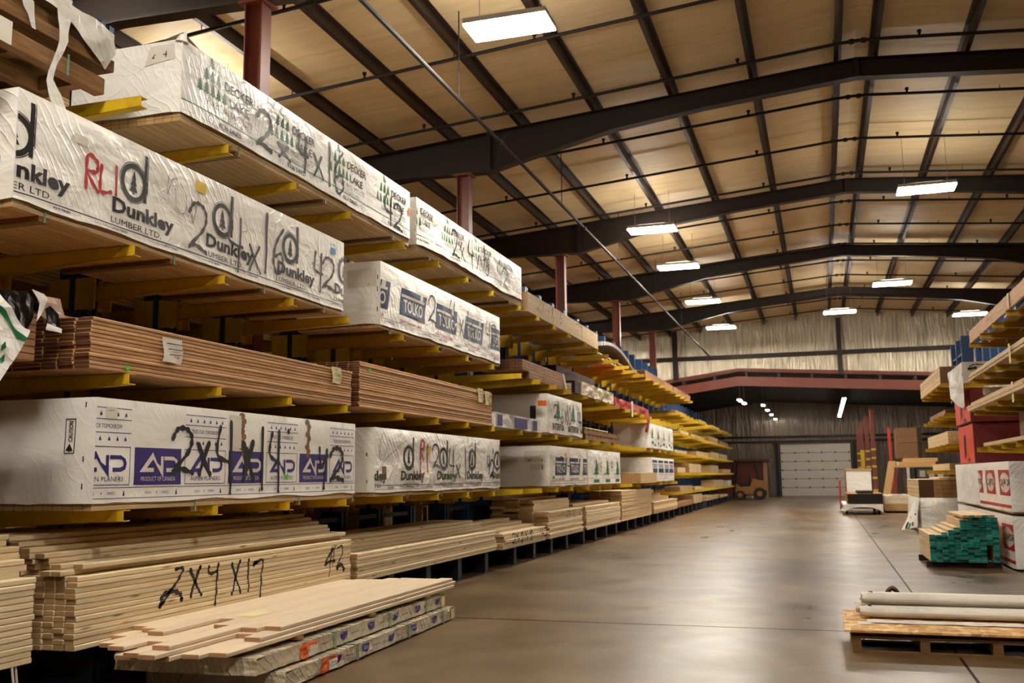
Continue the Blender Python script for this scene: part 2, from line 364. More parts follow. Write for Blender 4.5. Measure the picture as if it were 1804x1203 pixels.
# ------------------------------------------------------------------ mesh building
class MB:
    def __init__(s): s.v = []; s.f = []
    def add(s, vs, fs, m=None):
        b = len(s.v)
        s.v += [tuple(m @ Vector(p)) if m else tuple(p) for p in vs]
        s.f += [[b + i for i in f] for f in fs]
        return s
    def box(s, x0, x1, y0, y1, z0, z1, ch=0.0, m=None):
        if ch <= 0:
            return s.add([(x0,y0,z0),(x1,y0,z0),(x1,y1,z0),(x0,y1,z0),(x0,y0,z1),(x1,y0,z1),(x1,y1,z1),(x0,y1,z1)],
                         [(0,3,2,1),(4,5,6,7),(0,1,5,4),(1,2,6,5),(2,3,7,6),(3,0,4,7)], m)
        # chamfered along its four long (y) edges and its ends
        c = ch
        def ring(y, k):
            return [(x0+k+c,y,z0+k),(x1-k-c,y,z0+k),(x1-k,y,z0+k+c),(x1-k,y,z1-k-c),(x1-k-c,y,z1-k),(x0+k+c,y,z1-k),(x0+k,y,z1-k-c),(x0+k,y,z0+k+c)]
        vs = ring(y0, c*0.5) + ring(y0+c*0.7, 0) + ring(y1-c*0.7, 0) + ring(y1, c*0.5)
        fs = [tuple(reversed(range(8)))][:1]
        fs = [tuple(range(8))]
        for r in range(3):
            for i in range(8):
                j = (i+1) % 8
                fs.append((r*8+i, (r+1)*8+i, (r+1)*8+j, r*8+j))
        fs.append(tuple(24+i for i in reversed(range(8))))
        return s.add(vs, fs, m)
    def prism(s, poly, axis, t0, t1, m=None):
        """poly: 2D points (counter-clockwise) in the two other axes, in x,y,z order"""
        n = len(poly)
        def p(a, b, t):
            return {'x': (t, a, b), 'y': (a, t, b), 'z': (a, b, t)}[axis]
        vs = [p(a, b, t0) for a, b in poly] + [p(a, b, t1) for a, b in poly]
        fs = [tuple(range(n)), tuple(reversed(range(n, 2*n)))] + [(i, n+i, n+(i+1) % n, (i+1) % n) for i in range(n)]
        return s.add(vs, fs, m)
    def tube(s, path, r, n=8, cap=True):
        path = [Vector(p) for p in path]; rings = []
        up = None
        for i, p in enumerate(path):
            d = (path[min(i+1, len(path)-1)] - path[max(i-1, 0)]).normalized()
            if up is None:
                up = Vector((0, 0, 1)) if abs(d.z) < 0.9 else Vector((1, 0, 0))
            a = d.cross(up).normalized(); b = a.cross(d).normalized(); up = b
            rr = r[i] if isinstance(r, (list, tuple)) else r
            rings.append([tuple(p + (a*math.cos(2*PI*k/n) + b*math.sin(2*PI*k/n))*rr) for k in range(n)])
        vs = [q for g in rings for q in g]; fs = []
        for i in range(len(path)-1):
            for k in range(n):
                fs.append((i*n+k, i*n+(k+1) % n, (i+1)*n+(k+1) % n, (i+1)*n+k))
        if cap: fs += [tuple(reversed(range(n))), tuple(range((len(path)-1)*n, len(path)*n))]
        return s.add(vs, fs)
    def cyl(s, c, r, h, axis='z', n=16):
        c = Vector(c); d = {'x': Vector((h,0,0)), 'y': Vector((0,h,0)), 'z': Vector((0,0,h))}[axis]
        return s.tube([c, c+d], r, n)
    def grid(s, fn, nu, nv, flip=False):
        vs = [fn(i/nu, j/nv) for j in range(nv+1) for i in range(nu+1)]
        fs = []
        for j in range(nv):
            for i in range(nu):
                a = j*(nu+1)+i; q = (a, a+1, a+nu+2, a+nu+1)
                fs.append(tuple(reversed(q)) if flip else q)
        return s.add(vs, fs)
    def mesh(s, name, mat, smooth=False):
        me = bpy.data.meshes.new(name)
        me.from_pydata(s.v, [], s.f)
        bm = bmesh.new(); bm.from_mesh(me)
        bmesh.ops.recalc_face_normals(bm, faces=bm.faces) if not getattr(s, 'open', False) else None
        bm.to_mesh(me); bm.free()
        me.materials.append(MAT[mat] if isinstance(mat, str) else mat)
        if smooth: me.polygons.foreach_set('use_smooth', [True]*len(me.polygons))
        return me
    def build(s, name, mat, parent=None, smooth=False, loc=None):
        return link(name, s.mesh(name, mat, smooth), parent, loc)

def link(name, data, parent=None, loc=None, rz=0.0):
    o = bpy.data.objects.new(name, data); COL.objects.link(o)
    if parent: o.parent = parent
    if loc: o.location = loc
    if rz: o.rotation_euler = (0, 0, rz)
    return o
def tag(o, label, cat, group=None, kind=None):
    o['label'] = label; o['category'] = cat
    if group: o['group'] = group
    if kind: o['kind'] = kind
    return o
def thing(name, label, cat, loc=(0, 0, 0), rz=0.0, group=None):
    return tag(link(name, None, None, loc, rz), label, cat, group)
def struct(name, mb, mat, smooth=False):
    o = mb.build(name, mat, None, smooth); o['kind'] = 'structure'; return o
ORD = ['first','second','third','fourth','fifth','sixth','seventh','eighth','ninth','tenth','eleventh','twelfth','thirteenth','fourteenth','fifteenth','sixteenth','seventeenth','eighteenth','nineteenth','twentieth','twenty-first','twenty-second','twenty-third','twenty-fourth','twenty-fifth','twenty-sixth','twenty-seventh','twenty-eighth']
RNG = random.Random(7)

# ------------------------------------------------------------------ the building shell
XL, XR, YB, YE, YF = -22.0, 18.0, -12.0, 49.4, 70.0
RX, RZ = 0.94, 9.29                              # ridge line of the roof lining
SL = 0.082
def roof_z(x): return RZ - SL * abs(x - RX)

struct('floor', MB().box(XL, XR, YB, YF + 2, -0.2, 0.0), 'floor')
struct('ceiling', MB().prism([(XL, roof_z(XL)), (RX, RZ), (XR, roof_z(XR)), (XR, roof_z(XR)+0.15), (RX, RZ+0.15), (XL, roof_z(XL)+0.15)], 'y', YB, YE+0.1), 'roof')
struct('wall_left', MB().box(XL-0.2, XL, YB, YE, -0.2, 8), 'wall')
struct('wall_right', MB().box(XR, XR+0.2, YB, YE, -0.2, 8.4), 'wall')
struct('wall_behind', MB().box(XL, XR, YB-0.2, YB, -0.2, 9.5), 'wall')
# gable wall over the opening into the lower hall
BX = -3.77
def hdr_z(x, top): return top - 0.062*(x-BX) if x > BX else top + 0.13*(x-BX)
struct('wall_gable', MB().prism([(XL, hdr_z(XL, 6.5)), (-12.0, hdr_z(-12.0, 6.5)), (BX, 6.5), (XR, hdr_z(XR, 6.5)), (XR, roof_z(XR)), (RX, RZ), (XL, roof_z(XL))], 'y', YE, YE+0.1), 'endwall')
g = MB().box(-20, 14, YE-0.16, YE, 7.16, 7.36)
struct('trim_girt', g, 'purlin')
for nm, x0, x1 in (('trim_1', -6.95, -6.72), ('trim_2', 0.9, 1.12)):
    struct(nm, MB().box(x0, x1, YE-0.3, YE, 6.2, 8.9), 'purlin')
# header beam of the lower hall (red brown), its cap and the short purlin ends between
def gable_band(zb, zt, y0, y1):
    return MB().prism([(-12, hdr_z(-12, zb)), (BX, zb), (XR, hdr_z(XR, zb)), (XR, hdr_z(XR, zt)), (BX, zt), (-12, hdr_z(-12, zt))], 'y', y0, y1)
struct('header_beam', gable_band(5.81, 6.25, YE-0.5, YE-0.38), 'beamred')
mb = gable_band(5.79, 5.81, YE-0.6, YE-0.28); struct('trim_3', mb, 'beamred')
struct('trim_4', gable_band(6.52, 6.68, YE-0.22, YE-0.02), 'beamred')
mb = MB()
for i in range(-3, 10):
    x = BX + i*1.53 + 0.4; z = hdr_z(x, 6.25)
    mb.box(x-0.06, x+0.06, YE-0.45, YE+0.3, z, z+0.2)
struct('trim_5', mb, 'purlin')
# the lower hall: dark roof, far wall with its big door
def low_z(x): return 6.47 - 0.062*(x-BX) if x > BX else 6.47 + 0.13*(x-BX)
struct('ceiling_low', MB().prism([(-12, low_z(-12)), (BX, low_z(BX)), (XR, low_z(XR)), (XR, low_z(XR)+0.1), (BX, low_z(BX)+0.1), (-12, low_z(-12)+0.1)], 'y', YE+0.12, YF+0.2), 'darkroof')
DX0, DX1, DH = -2.78, 1.78, 3.5
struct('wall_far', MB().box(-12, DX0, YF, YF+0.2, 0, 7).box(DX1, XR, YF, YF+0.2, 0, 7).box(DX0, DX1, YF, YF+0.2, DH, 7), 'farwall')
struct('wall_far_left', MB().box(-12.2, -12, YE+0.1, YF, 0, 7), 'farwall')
for i, z in enumerate((3.95, 3.62)):
    struct('trim_far_%d' % (i+1), MB().box(-11.9, XR-0.1, YF-0.12, YF-0.002, z, z+0.14), 'purlin')
for i, x in enumerate((DX0-0.32, DX1+0.1)):
    struct('trim_jamb_%d' % (i+1), MB().box(x, x+0.22, YF-0.22, YF-0.005, 0, 3.6), 'rafter')
dr = link('door_1', None, None, (0, 0, 0)); dr['kind'] = 'structure'
n = 6
for i in range(n):
    z0 = DH*i/n; mb = MB()
    mb.box(DX0+0.01, DX1-0.01, YF+0.01, YF+0.06, z0+0.012, z0+DH/n-0.012)
    mb.build('door_panel', 'door', dr)
    hb = MB()
    for k in range(6):
        x = DX0+0.1 + k*(DX1-DX0-0.2)/5
        if i: hb.box(x-0.04, x+0.04, YF-0.012, YF+0.012, z0-0.05, z0+0.06)
    if i: hb.build('hinge_trim', 'boltdark', dr)
mb = MB().box(DX0-0.05, DX0, YF-0.06, YF-0.01, 0, DH).box(DX1, DX1+0.05, YF-0.06, YF-0.01, 0, DH)
mb.build('guide_rail_frame', 'rafter', dr)

# ------------------------------------------------------------------ roof steel
FRAMES = [2.8 + 7.8*i for i in range(-1, 6)]
HAUNCH = [(-8.9, 7.72), (-6.2, 7.66), (-5.12, 7.92), (-3.6, 8.26), (-1.84, 8.48), (RX, 8.72)]
def low_edge():
    L = [(XL+0.05, roof_z(XL)-0.85), (-12.5, roof_z(-12.5)-0.75)] + HAUNCH
    R = [(2*RX - x, z) for x, z in reversed(HAUNCH[:-1])]
    R = [(x, z) for x, z in R if x < XR-1] + [(XR-0.05, roof_z(XR)-0.8)]
    return L + R
LE = low_edge()
for i, y in enumerate(FRAMES):
    if y > YE - 1: continue
    top = [(XL+0.05, roof_z(XL)-0.21), (RX, RZ-0.22), (XR-0.05, roof_z(XR)-0.21)]
    mb = MB().prism(LE + list(reversed(top)), 'y', y-0.008, y+0.008)
    for (a, za), (b, zb) in list(zip(LE, LE[1:])) :
        mb.prism([(a, za-0.015), (b, zb-0.015), (b, zb), (a, za)], 'y', y-0.11, y+0.11)
    for (a, za), (b, zb) in zip(top, top[1:]):
        mb.prism([(a, za-0.014), (b, zb-0.014), (b, zb), (a, za)], 'y', y-0.11, y+0.11)
    for x, z in HAUNCH[1:2] + [(2*RX-HAUNCH[1][0], 7.66), (RX, 8.72)]:
        mb.box(x-0.05, x+0.05, y-0.1, y+0.1, z, roof_z(x)-0.22)
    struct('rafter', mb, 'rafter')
    for x in (-6.75, 2*RX+6.75):
        mb = MB().box(x-0.12, x+0.12, y-0.008, y+0.008, 0, 7.64)
        mb.box(x-0.13, x-0.115, y-0.11, y+0.11, 0, 7.64).box(x+0.115, x+0.13, y-0.11, y+0.11, 0, 7.64)
        mb.box(x-0.2, x+0.2, y-0.16, y+0.16, 7.62, 7.66)
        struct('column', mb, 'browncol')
px = [RX + sg*(0.31 + 1.53*k) for sg in (-1, 1) for k in range(15)]
for x in sorted(px):
    if not (XL+0.5 < x < XR-0.3): continue
    zt = roof_z(x)-0.012; zb = zt-0.2; sg = 1 if x < RX else -1
    mb = MB().box(x-0.004, x+0.004, YB+0.1, YE-0.02, zb, zt)
    mb.box(x-0.075 if sg > 0 else x, x if sg > 0 else x+0.075, YB+0.1, YE-0.02, zb, zb+0.006)
    mb.box(x if sg > 0 else x-0.075, x+0.075 if sg > 0 else x, YB+0.1, YE-0.02, zt-0.006, zt)
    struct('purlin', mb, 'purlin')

# ------------------------------------------------------------------ sprinkler pipes
def pipe_z(x): return roof_z(x) - 0.33
pys = [y for y in [17.34 + 2.67*k for k in range(-5, 12)] if all(abs(y-f) > 0.2 for f in FRAMES)]
for k, y in enumerate(pys):
    t = thing('sprinkler_pipe', '%s thin sprinkler branch pipe across the roof, counted from the camera' % ORD[k], 'sprinkler pipe', (0, y, 0), 0, 'sprinkler branch pipes under the roof')
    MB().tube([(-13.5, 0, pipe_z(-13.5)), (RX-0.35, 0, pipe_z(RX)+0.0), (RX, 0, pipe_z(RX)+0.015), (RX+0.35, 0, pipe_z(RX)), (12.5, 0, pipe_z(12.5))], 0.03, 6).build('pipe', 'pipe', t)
    MB().tube([(RX-0.14, 0, pipe_z(RX)+0.005), (RX-0.06, 0, pipe_z(RX)+0.01)], 0.05, 8).tube([(RX+0.06, 0, pipe_z(RX)+0.01), (RX+0.14, 0, pipe_z(RX)+0.005)], 0.05, 8).build('coupling_rim', 'pipe', t)
    for x in [RX + 3.05*q + 1.0 + 0.0 for q in range(-4, 4)]:
        z = pipe_z(x)
        MB().tube([(x, 0, z+0.02), (x, 0, z+0.09), (x, 0, z+0.10), (x, 0, z+0.14)], [0.022, 0.022, 0.036, 0.036], 8).build('sprinkler_head', 'pipe', t)
    for x in [RX + 3.05*q - 0.4 for q in range(-3, 4)]:
        MB().tube([(x, 0, pipe_z(x)), (x, 0, roof_z(x)-0.21)], 0.008, 5).build('hanger', 'pipe', t)
t = thing('sprinkler_pipe', 'long dark main sprinkler pipe running down the aisle roof', 'sprinkler pipe', (-5.0, 0, 0))
MB().tube([(0, -4, 7.18), (0, 49, 7.18)], 0.033, 8).build('pipe', 'pipe', t)
for k in range(8):
    y = 1 + 6.2*k
    MB().tube([(0, y, 7.18), (0, y, roof_z(-5)-0.2)], 0.01, 5).build('hanger', 'pipe', t)
    MB().tube([(0, y+2, 7.18), (0, y+2.1, 7.18)], 0.05, 8).build('coupling_rim', 'pipe', t)

# ------------------------------------------------------------------ lamps
def make_lamp():
    t = thing('high_bay_light', 'x', 'ceiling light')
    mb = MB()
    mb.box(-0.605, 0.605, -0.285, 0.285, 0.0, 0.075).box(-0.35, 0.35, -0.13, 0.13, 0.075, 0.12)
    mb.build('housing', 'housing', t)
    MB().box(-0.604, 0.604, -0.284, 0.284, -0.034, -0.001).build('diffuser', 'glow', t)
    MB().box(-0.5, 0.5, -0.24, -0.16, 0.0755, 0.08).build('added_uplight', 'glow_up', t)  # glowing strips added on top of the housing to brighten the roof
    MB().box(-0.5, 0.5, 0.16, 0.24, 0.0755, 0.08).build('added_uplight', 'glow_up', t)
    for x in (-0.45, 0.45):
        mb = MB().tube([(x, 0, 0.075), (x, 0, 1.1)], 0.005, 5); mb.build('suspension_cable', 'cable', t)
    return t
def dup(root, loc, label=None, rz=None, group=None):
    c = root.copy(); COL.objects.link(c); c.location = loc
    if rz is not None: c.rotation_euler = (0, 0, rz)
    if label: c['label'] = label
    if group: c['group'] = group
    for ch in list(root.children):
        d = ch.copy(); COL.objects.link(d); d.parent = c
        for g in list(ch.children):
            e = g.copy(); COL.objects.link(e); e.parent = d
    return c
LAMPS = [(-3.95, 12.65, 'big lit rectangular high bay lamp at the top of the picture'),
         (-3.95, 24.97, 'lit high bay lamp before the second rafter, nearest of the row of four'),
         (-3.95, 29.84, 'second lit high bay lamp of the row of four'),
         (-3.95, 36.33, 'third lit high bay lamp of the row of four'),
         (-3.95, 43.16, 'last lit high bay lamp of the row of four, over the foil wall'),
         (0.92, 40.64, 'lit lamp under the roof ridge above the foil wall'),
         (2.53, 23.37, 'bright lit lamp with violet rim hanging high over the aisle'),
         (2.53, 35.08, 'lit violet edged lamp hanging behind the bright one'),
         (5.97, 43.15, 'lit lamp over the rack of loose boards at the gable'),
         (-11.3, 37.5, 'round looking lamp glow past the crumpled wrapped bundle'),
         (-11.3, 46.0, 'small lamp glow behind the blue upright tops'),
         (2.53, 4.5, 'lit lamp over the aisle above the camera'),
         (-3.95, 2.5, 'lit lamp over the rack beside the camera'),
         (2.53, -4.0, 'lit lamp over the aisle behind the camera'),
         (-9.6, 9.0, 'unseen lit lamp over the aisle behind the long rack, brightening the left roof'),  # unseen pair, set behind the wraps to brighten the left roof lining
         (-9.6, 13.5, 'second unseen lit lamp over the aisle behind the long rack, brightening the left roof')]
lamp0 = make_lamp()
for i, (x, y, lab) in enumerate(LAMPS):
    lp = lamp0 if i == 0 else dup(lamp0, (x, y, 7.86), lab, group='high bay lamps under the roof')
    if i == 0: lamp0.location = (x, y, 7.86); lamp0['label'] = lab; lamp0['group'] = 'high bay lamps under the roof'
    for ch in lp.children:
        if ch.name.startswith('suspension_cable'): ch.scale = (1, 1, (roof_z(x)-7.86-0.03)/1.1)
# strip lamps under the low roof
def strip(x, y0, y1, z, lab):
    t = thing('strip_light', lab, 'ceiling light', (x, y0, z), 0, 'strip lamps in the low hall')
    L = y1-y0
    MB().box(-0.1, 0.1, 0, L, 0.0, 0.06).build('housing', 'housing', t)
    MB().box(-0.085, 0.085, 0.02, L-0.02, -0.035, -0.001).build('diffuser', 'glow_dim', t)
    MB().tube([(0, L*0.5, 0.06), (0, L*0.5, low_z(x)-z-0.01)], 0.006, 5).build('suspension_cable', 'cable', t)
strip(1.15, 51.3, 68.0, 5.2, 'long lit strip lamp beyond the header beam, over the big door')
for i, (x, y, L) in enumerate(((-3.85, 49.95, 1.2), (-3.8, 52.3, 0.9), (-2.95, 54.3, 0.9), (-2.95, 58.6, 0.9), (-2.95, 63.3, 0.9), (-2.95, 68.6, 0.9))):
    strip(x, y, y+L, 5.2, '%s small lit strip lamp of the slanting row beyond the header beam' % ORD[i])
# posts of the low hall, banded yellow
for i, (x, y, h) in enumerate(((2.58, 56, 4.9), (2.45, 60, 4.75), (2.31, 64, 4.55), (2.22, 67, 4.35))):
    t = thing('hall_post', ['nearest', 'second', 'third', 'farthest'][i] + ' brown steel post with yellow bands beside the big door', 'post', (x, y, 0), 0, 'banded brown posts by the big door')
    MB().box(-0.1, 0.1, -0.1, 0.1, 0, h).build('shaft', 'redsteel', t)
    if i == 2: MB().box(-0.115, 0.115, -0.115, 0.115, 0.3, 2.9).build('guard_band', 'yellowband', t)
    else:
        for z in (0.55, 1.2, 1.8, 2.25, 2.7):
            MB().box(-0.115, 0.115, -0.115, 0.115, z, z+0.1).build('guard_band', 'yellowband', t)

# ------------------------------------------------------------------ cantilever racks
UPH = 5.95
UPX = -6.5                                      # front face of the uprights of the long rack
def arm_mesh(L=1.425):
    """hollow tapered arm, root at x=0, tip at x=L, its top edge at z=0, open on its far side"""
    mb = MB(); h0, h1, w = 0.15, 0.085, 0.08
    mb.prism([(0, -h0), (L, -h1), (L, 0), (0, 0)], 'y', -w/2, -w/2+0.007)
    mb.box(0, L, -w/2, w/2, -0.007, 0)
    mb.add([(0, -w/2, -h0), (L, -w/2, -h1), (L, w/2, -h1), (0, w/2, -h0), (0, -w/2, -h0+0.007), (L, -w/2, -h1+0.007), (L, w/2, -h1+0.007), (0, w/2, -h0+0.007)],
           [(0,3,2,1),(4,5,6,7),(0,1,5,4),(1,2,6,5),(2,3,7,6),(3,0,4,7)])
    return mb.mesh('arm', 'armyellow')
ARM = arm_mesh()
bk = MB()
for s in (-1, 1):
    y0, y1 = (-0.118, -0.1) if s < 0 else (0.1, 0.118)
    bk.box(-0.12, 0.1, y0, y1, -0.24, 0.06)
    bk.box(0.0, 0.018, -0.118 if s < 0 else 0.035, -0.035 if s < 0 else 0.118, -0.24, 0.06)
BRK = bk.mesh('bracket', 'armyellow')
bo = MB()
for s in (-1, 1): bo.cyl((0.018, s*0.075, 0.0), 0.022, 0.03, 'x', 8)
BOLT = bo.mesh('bolt_studs', 'boltdark')
up = MB().box(-0.32, 0, -0.1, -0.082, 0, UPH).box(-0.32, 0, 0.082, 0.1, 0, UPH).box(-0.014, 0, -0.1, -0.025, 0, UPH).box(-0.014, 0, 0.025, 0.1, 0, UPH).box(-0.32, -0.306, -0.1, -0.025, 0, UPH).box(-0.32, -0.306, 0.025, 0.1, 0, UPH)
up.box(-0.32, 0, -0.032, -0.025, 0, UPH).box(-0.32, 0, 0.025, 0.032, 0, UPH)
UPM = up.mesh('upright', 'upright')
ba = MB()
for s in (-1, 1):
    pass
ba.box(0.0, 1.28, -0.09, -0.075, 0.012, 0.31).box(0.0, 1.28, 0.075, 0.09, 0.012, 0.31).box(0.0, 1.28, -0.09, 0.09, 0.295, 0.31).box(1.268, 1.28, -0.09, 0.09, 0.012, 0.31).box(-0.02, 1.3, -0.13, 0.13, 0, 0.012)
BASE = ba.mesh('base_beam', 'navy')
def make_rack(label, x, y0, n, levels, rz=0.0, rear=False, skip=(), step=1.22, h=UPH, base=True, group='cantilever racks along the aisle'):
    t = thing('cantilever_rack', label, 'storage rack', (x, y0, 0), rz, group)
    sg = 1
    for i in range(n):
        y = sg*step*i
        u = link('upright', UPM, t, (0, y, 0)); u.scale = (1, 1, h/UPH)
        if base: link('base_beam', BASE, t, (0, y, 0))
        if rear: link('base_beam', BASE, t, (-0.32, y, 0), PI)
        for lv in levels:
            if (i, lv) in skip: continue
            a = link('arm', ARM, t, (0.018, y, lv)); b = link('bracket', BRK, a, (-0.018, 0, 0)); link('bolt_studs', BOLT, b)
            if rear:
                a = link('arm', ARM, t, (-0.338, y, lv), PI); b = link('bracket', BRK, a, (-0.018, 0, 0)); link('bolt_studs', BOLT, b)
        if i < n-1:
            for z in (0.9, 3.0, h-0.55):
                MB().box(-0.1, -0.03, min(y, y+sg*step)+0.102, max(y, y+sg*step)-0.102, z, z+0.06).build('brace', 'navy', t)
    return t
LV = [1.28, 2.32, 3.33, 4.55]
LF = [0.87, 1.59, 2.32, 3.08, 3.85]
rk_desc = ['cantilever rack with blue uprights at the near end, holding the torn timber pack',
 'cantilever rack holding the two black-logo wrapped units and the purple-logo unit',
 'cantilever rack holding the crumpled top wrap and the blue-logo wrapped unit',
 'cantilever rack under the brown board packs, with the small green tree wrap',
 'cantilever rack with the grey bent sheets hanging over its top arms',
 'cantilever rack under the reddish beams and the red film',
 'cantilever rack where the arms begin to stand closer, past the wraps',
 'cantilever rack in the dense yellow arms, second past the wraps',
 'cantilever rack in the dense yellow arms, third past the wraps',
 'cantilever rack in the dense yellow arms, fourth past the wraps',
 'cantilever rack in the dense yellow arms, fifth past the wraps',
 'short last cantilever rack of the long row, beside the forklift']
for k in range(12):
    y0 = 1.13 + 5.2*k
    lv = LV if k < 7 else (LF + [4.55] if k == 7 else LF)
    make_rack(rk_desc[k], UPX, y0, 4 if k < 11 else 2, lv, rear=(k < 7), h=UPH if k < 8 else 4.9)

# ------------------------------------------------------------------ lumber wraps
def text_geo(s, bold=0.0, _c={}):
    key = (s, bold)
    if key not in _c:
        cu = bpy.data.curves.new('text', 'FONT'); cu.body = s; cu.size = 1.0; cu.resolution_u = 2; cu.offset = bold
        ob = bpy.data.objects.new('text', cu)
        me = bpy.data.meshes.new_from_object(ob)
        v = [(p.co.x, p.co.y) for p in me.vertices]; f = [list(p.vertices) for p in me.polygons]
        bpy.data.meshes.remove(me); bpy.data.objects.remove(ob); bpy.data.curves.remove(cu)
        xs = [p[0] for p in v]; ys = [p[1] for p in v]
        _c[key] = ([(x-min(xs), y) for x, y in v], f, max(xs)-min(xs), max(ys))
    return _c[key]

class Print:
    """flat print gathered in face coordinates (u along the face, v up), one mesh per ink"""
    def __init__(s): s.d = {}
    def raw(s, ink, vs, fs):
        V, F = s.d.setdefault(ink, ([], [])); b = len(V); V += vs; F += [[b+i for i in f] for f in fs]; return s
    def poly(s, ink, pts):
        tri = tessellate_polygon([[Vector((a, b, 0)) for a, b in pts]]); return s.raw(ink, list(pts), [list(t) for t in tri])
    def rect(s, ink, u0, v0, u1, v1): return s.raw(ink, [(u0,v0),(u1,v0),(u1,v1),(u0,v1)], [[0,1,2,3]])
    def text(s, ink, st, u, v, w=None, h=None, bold=0.0, align='l', shear=0.0, tilt=0.0):
        """w: width wanted, h: cap height wanted"""
        V, F, W, H = text_geo(st, bold); ky = (h or 0.1)/0.72; kx = (w/W) if w else ky
        if align == 'c': u -= W*kx/2
        return s.raw(ink, [(u+x*kx+y*ky*shear, v+y*ky+x*kx*tilt) for x, y in V], F)
    def ring(s, ink, u, v, ru, rv, r2, n=28):
        V = []; F = []
        for k in range(n):
            a = 2*PI*k/n; V += [(u+ru*math.cos(a), v+rv*math.sin(a)), (u+ru*r2*math.cos(a), v+rv*r2*math.sin(a))]
        for k in range(n): j = (k+1) % n; F.append([2*k, 2*k+1, 2*j+1, 2*j])
        return s.raw(ink, V, F)
    def disc(s, ink, u, v, ru, rv=None, n=14):
        rv = rv or ru; return s.raw(ink, [(u+ru*math.cos(2*PI*k/n), v+rv*math.sin(2*PI*k/n)) for k in range(n)], [list(range(n))])
    def tree(s, ink, u, v, w, h, tiers=3):
        for k in range(tiers):
            a = v + h*(0.12 + 0.88*k/tiers*0.82); b = min(v + h, a + h*0.88/tiers*1.5); ww = w*(1-0.24*k)/2
            s.raw(ink, [(u-ww, a), (u+ww, a), (u, b)], [[0, 1, 2]])
        return s.rect(ink, u-w*0.08, v, u+w*0.08, v+h*0.16)
    def stroke(s, ink, pts, w, smooth=True):
        P = [Vector(p) for p in pts]
        if smooth and len(P) > 2:
            Q = []
            for i in range(len(P)-1):
                p0, p1, p2, p3 = P[max(i-1, 0)], P[i], P[i+1], P[min(i+2, len(P)-1)]
                for k in range(6):
                    t = k/6; Q.append(0.5*((2*p1)+(p2-p0)*t+(2*p0-5*p1+4*p2-p3)*t*t+(3*p1-p0-3*p2+p3)*t**3))
            P = Q + [P[-1]]
        V = []; F = []
        for i, p in enumerate(P):
            d = (P[min(i+1, len(P)-1)] - P[max(i-1, 0)])
            d = d.normalized() if d.length > 1e-6 else Vector((1, 0)); nn = Vector((-d.y, d.x))*w/2*(0.85+0.3*math.sin(i*1.7+len(P)))
            V += [tuple(p+nn), tuple(p-nn)]
        for i in range(len(P)-1): F.append([2*i, 2*i+1, 2*i+3, 2*i+2])
        s.raw(ink, V, F)
        for p in (P[0], P[-1]): s.disc(ink, p.x, p.y, w*0.52, w*0.52, 10)
        return s
    GL = {'2': [[(0,.78),(.25,1),(.7,1),(.95,.78),(.75,.45),(0,.02),(.35,.1),(1,0)]], 'x': [[(0,.95),(1,0)],[(.85,1),(.1,0)]],
          '4': [[(.1,1),(0,.5),(.95,.42)],[(.8,1),(.72,-.1)]], '1': [[(.5,1),(.5,0)]], '6': [[(.8,1),(.25,.65),(.05,.25),(.4,0),(.85,.18),(.7,.45),(.15,.35)]],
          '7': [[(0,.96),(1,1),(.7,.5),(.5,0)]], '0': [[(.5,1),(.05,.6),(.3,0),(.8,.1),(.9,.7),(.5,1)]], 'R': [[(.05,0),(.08,1),(.75,.95),(.75,.6),(.1,.5),(.9,0)]],
          'L': [[(.1,1),(.08,.05),(.95,.12)]], 'U': [[(0,1),(.1,.1),(.7,.05),(.9,1)]], '9': [[(.85,.75),(.4,1),(.05,.75),(.4,.5),(.85,.75),(.8,0)]]}
    def spray(s, ink, ch, u, v, w, h, t):
        for st in s.GL[ch]: s.stroke(ink, [(u+a*w, v+b*h) for a, b in st], t, len(st) > 2)
        return s
    def finish(s, parent, fn, layers, names, u0, u1, v0, v1, cell=0.12, vc=0.09, join=0.05):
        for ink, (V, F) in s.d.items():
            bm = bmesh.new(); vs = [bm.verts.new((a, b, 0)) for a, b in V]
            for f in F:
                try: bm.faces.new([vs[i] for i in f])
                except ValueError: pass
            def cut(co, no, clear_o=False, clear_i=False):
                bmesh.ops.bisect_plane(bm, geom=bm.verts[:]+bm.edges[:]+bm.faces[:], plane_co=co, plane_no=no, clear_outer=clear_o, clear_inner=clear_i)
            cut((u0, 0, 0), (-1, 0, 0), True); cut((u1, 0, 0), (1, 0, 0), True); cut((0, v0, 0), (0, -1, 0), True); cut((0, v1, 0), (0, 1, 0), True)
            if cell:
                if bm.verts:
                    mn = min(q.co.x for q in bm.verts); mx = max(q.co.x for q in bm.verts)
                    k = math.floor(mn/cell)+1
                    while k*cell < mx: cut((k*cell, 0, 0), (1, 0, 0)); k += 1
                    k = math.floor(v0/vc)+1
                    while k*vc < v1: cut((0, k*vc, 0), (0, 1, 0)); k += 1
            if not bm.faces: bm.free(); continue
            lift = 0.0025 + 0.0013*layers.get(ink, 0)
            # one mesh for each separate logo, word or stroke
            isl = []; seen = set()
            for v in bm.verts:
                if v in seen: continue
                st = [v]; seen.add(v); grp = []
                while st:
                    q = st.pop(); grp.append(q)
                    for e in q.link_edges:
                        w = e.other_vert(q)
                        if w not in seen: seen.add(w); st.append(w)
                x = [q.co.x for q in grp]; y = [q.co.y for q in grp]
                isl.append([min(x), max(x), min(y), max(y), grp])
            n = len(isl); par = list(range(n))
            def root(k):
                while par[k] != k: par[k] = par[par[k]]; k = par[k]
                return k
            long_ = [b[1]-b[0] > 1.6 for b in isl]; m = join
            for k in range(n):
                for l in range(k):
                    if long_[k] != long_[l]: continue
                    p, q = isl[k], isl[l]
                    if p[0]-m < q[1] and q[0]-m < p[1] and p[2]-m < q[3] and q[2]-m < p[3]: par[root(k)] = root(l)
            cl = {}
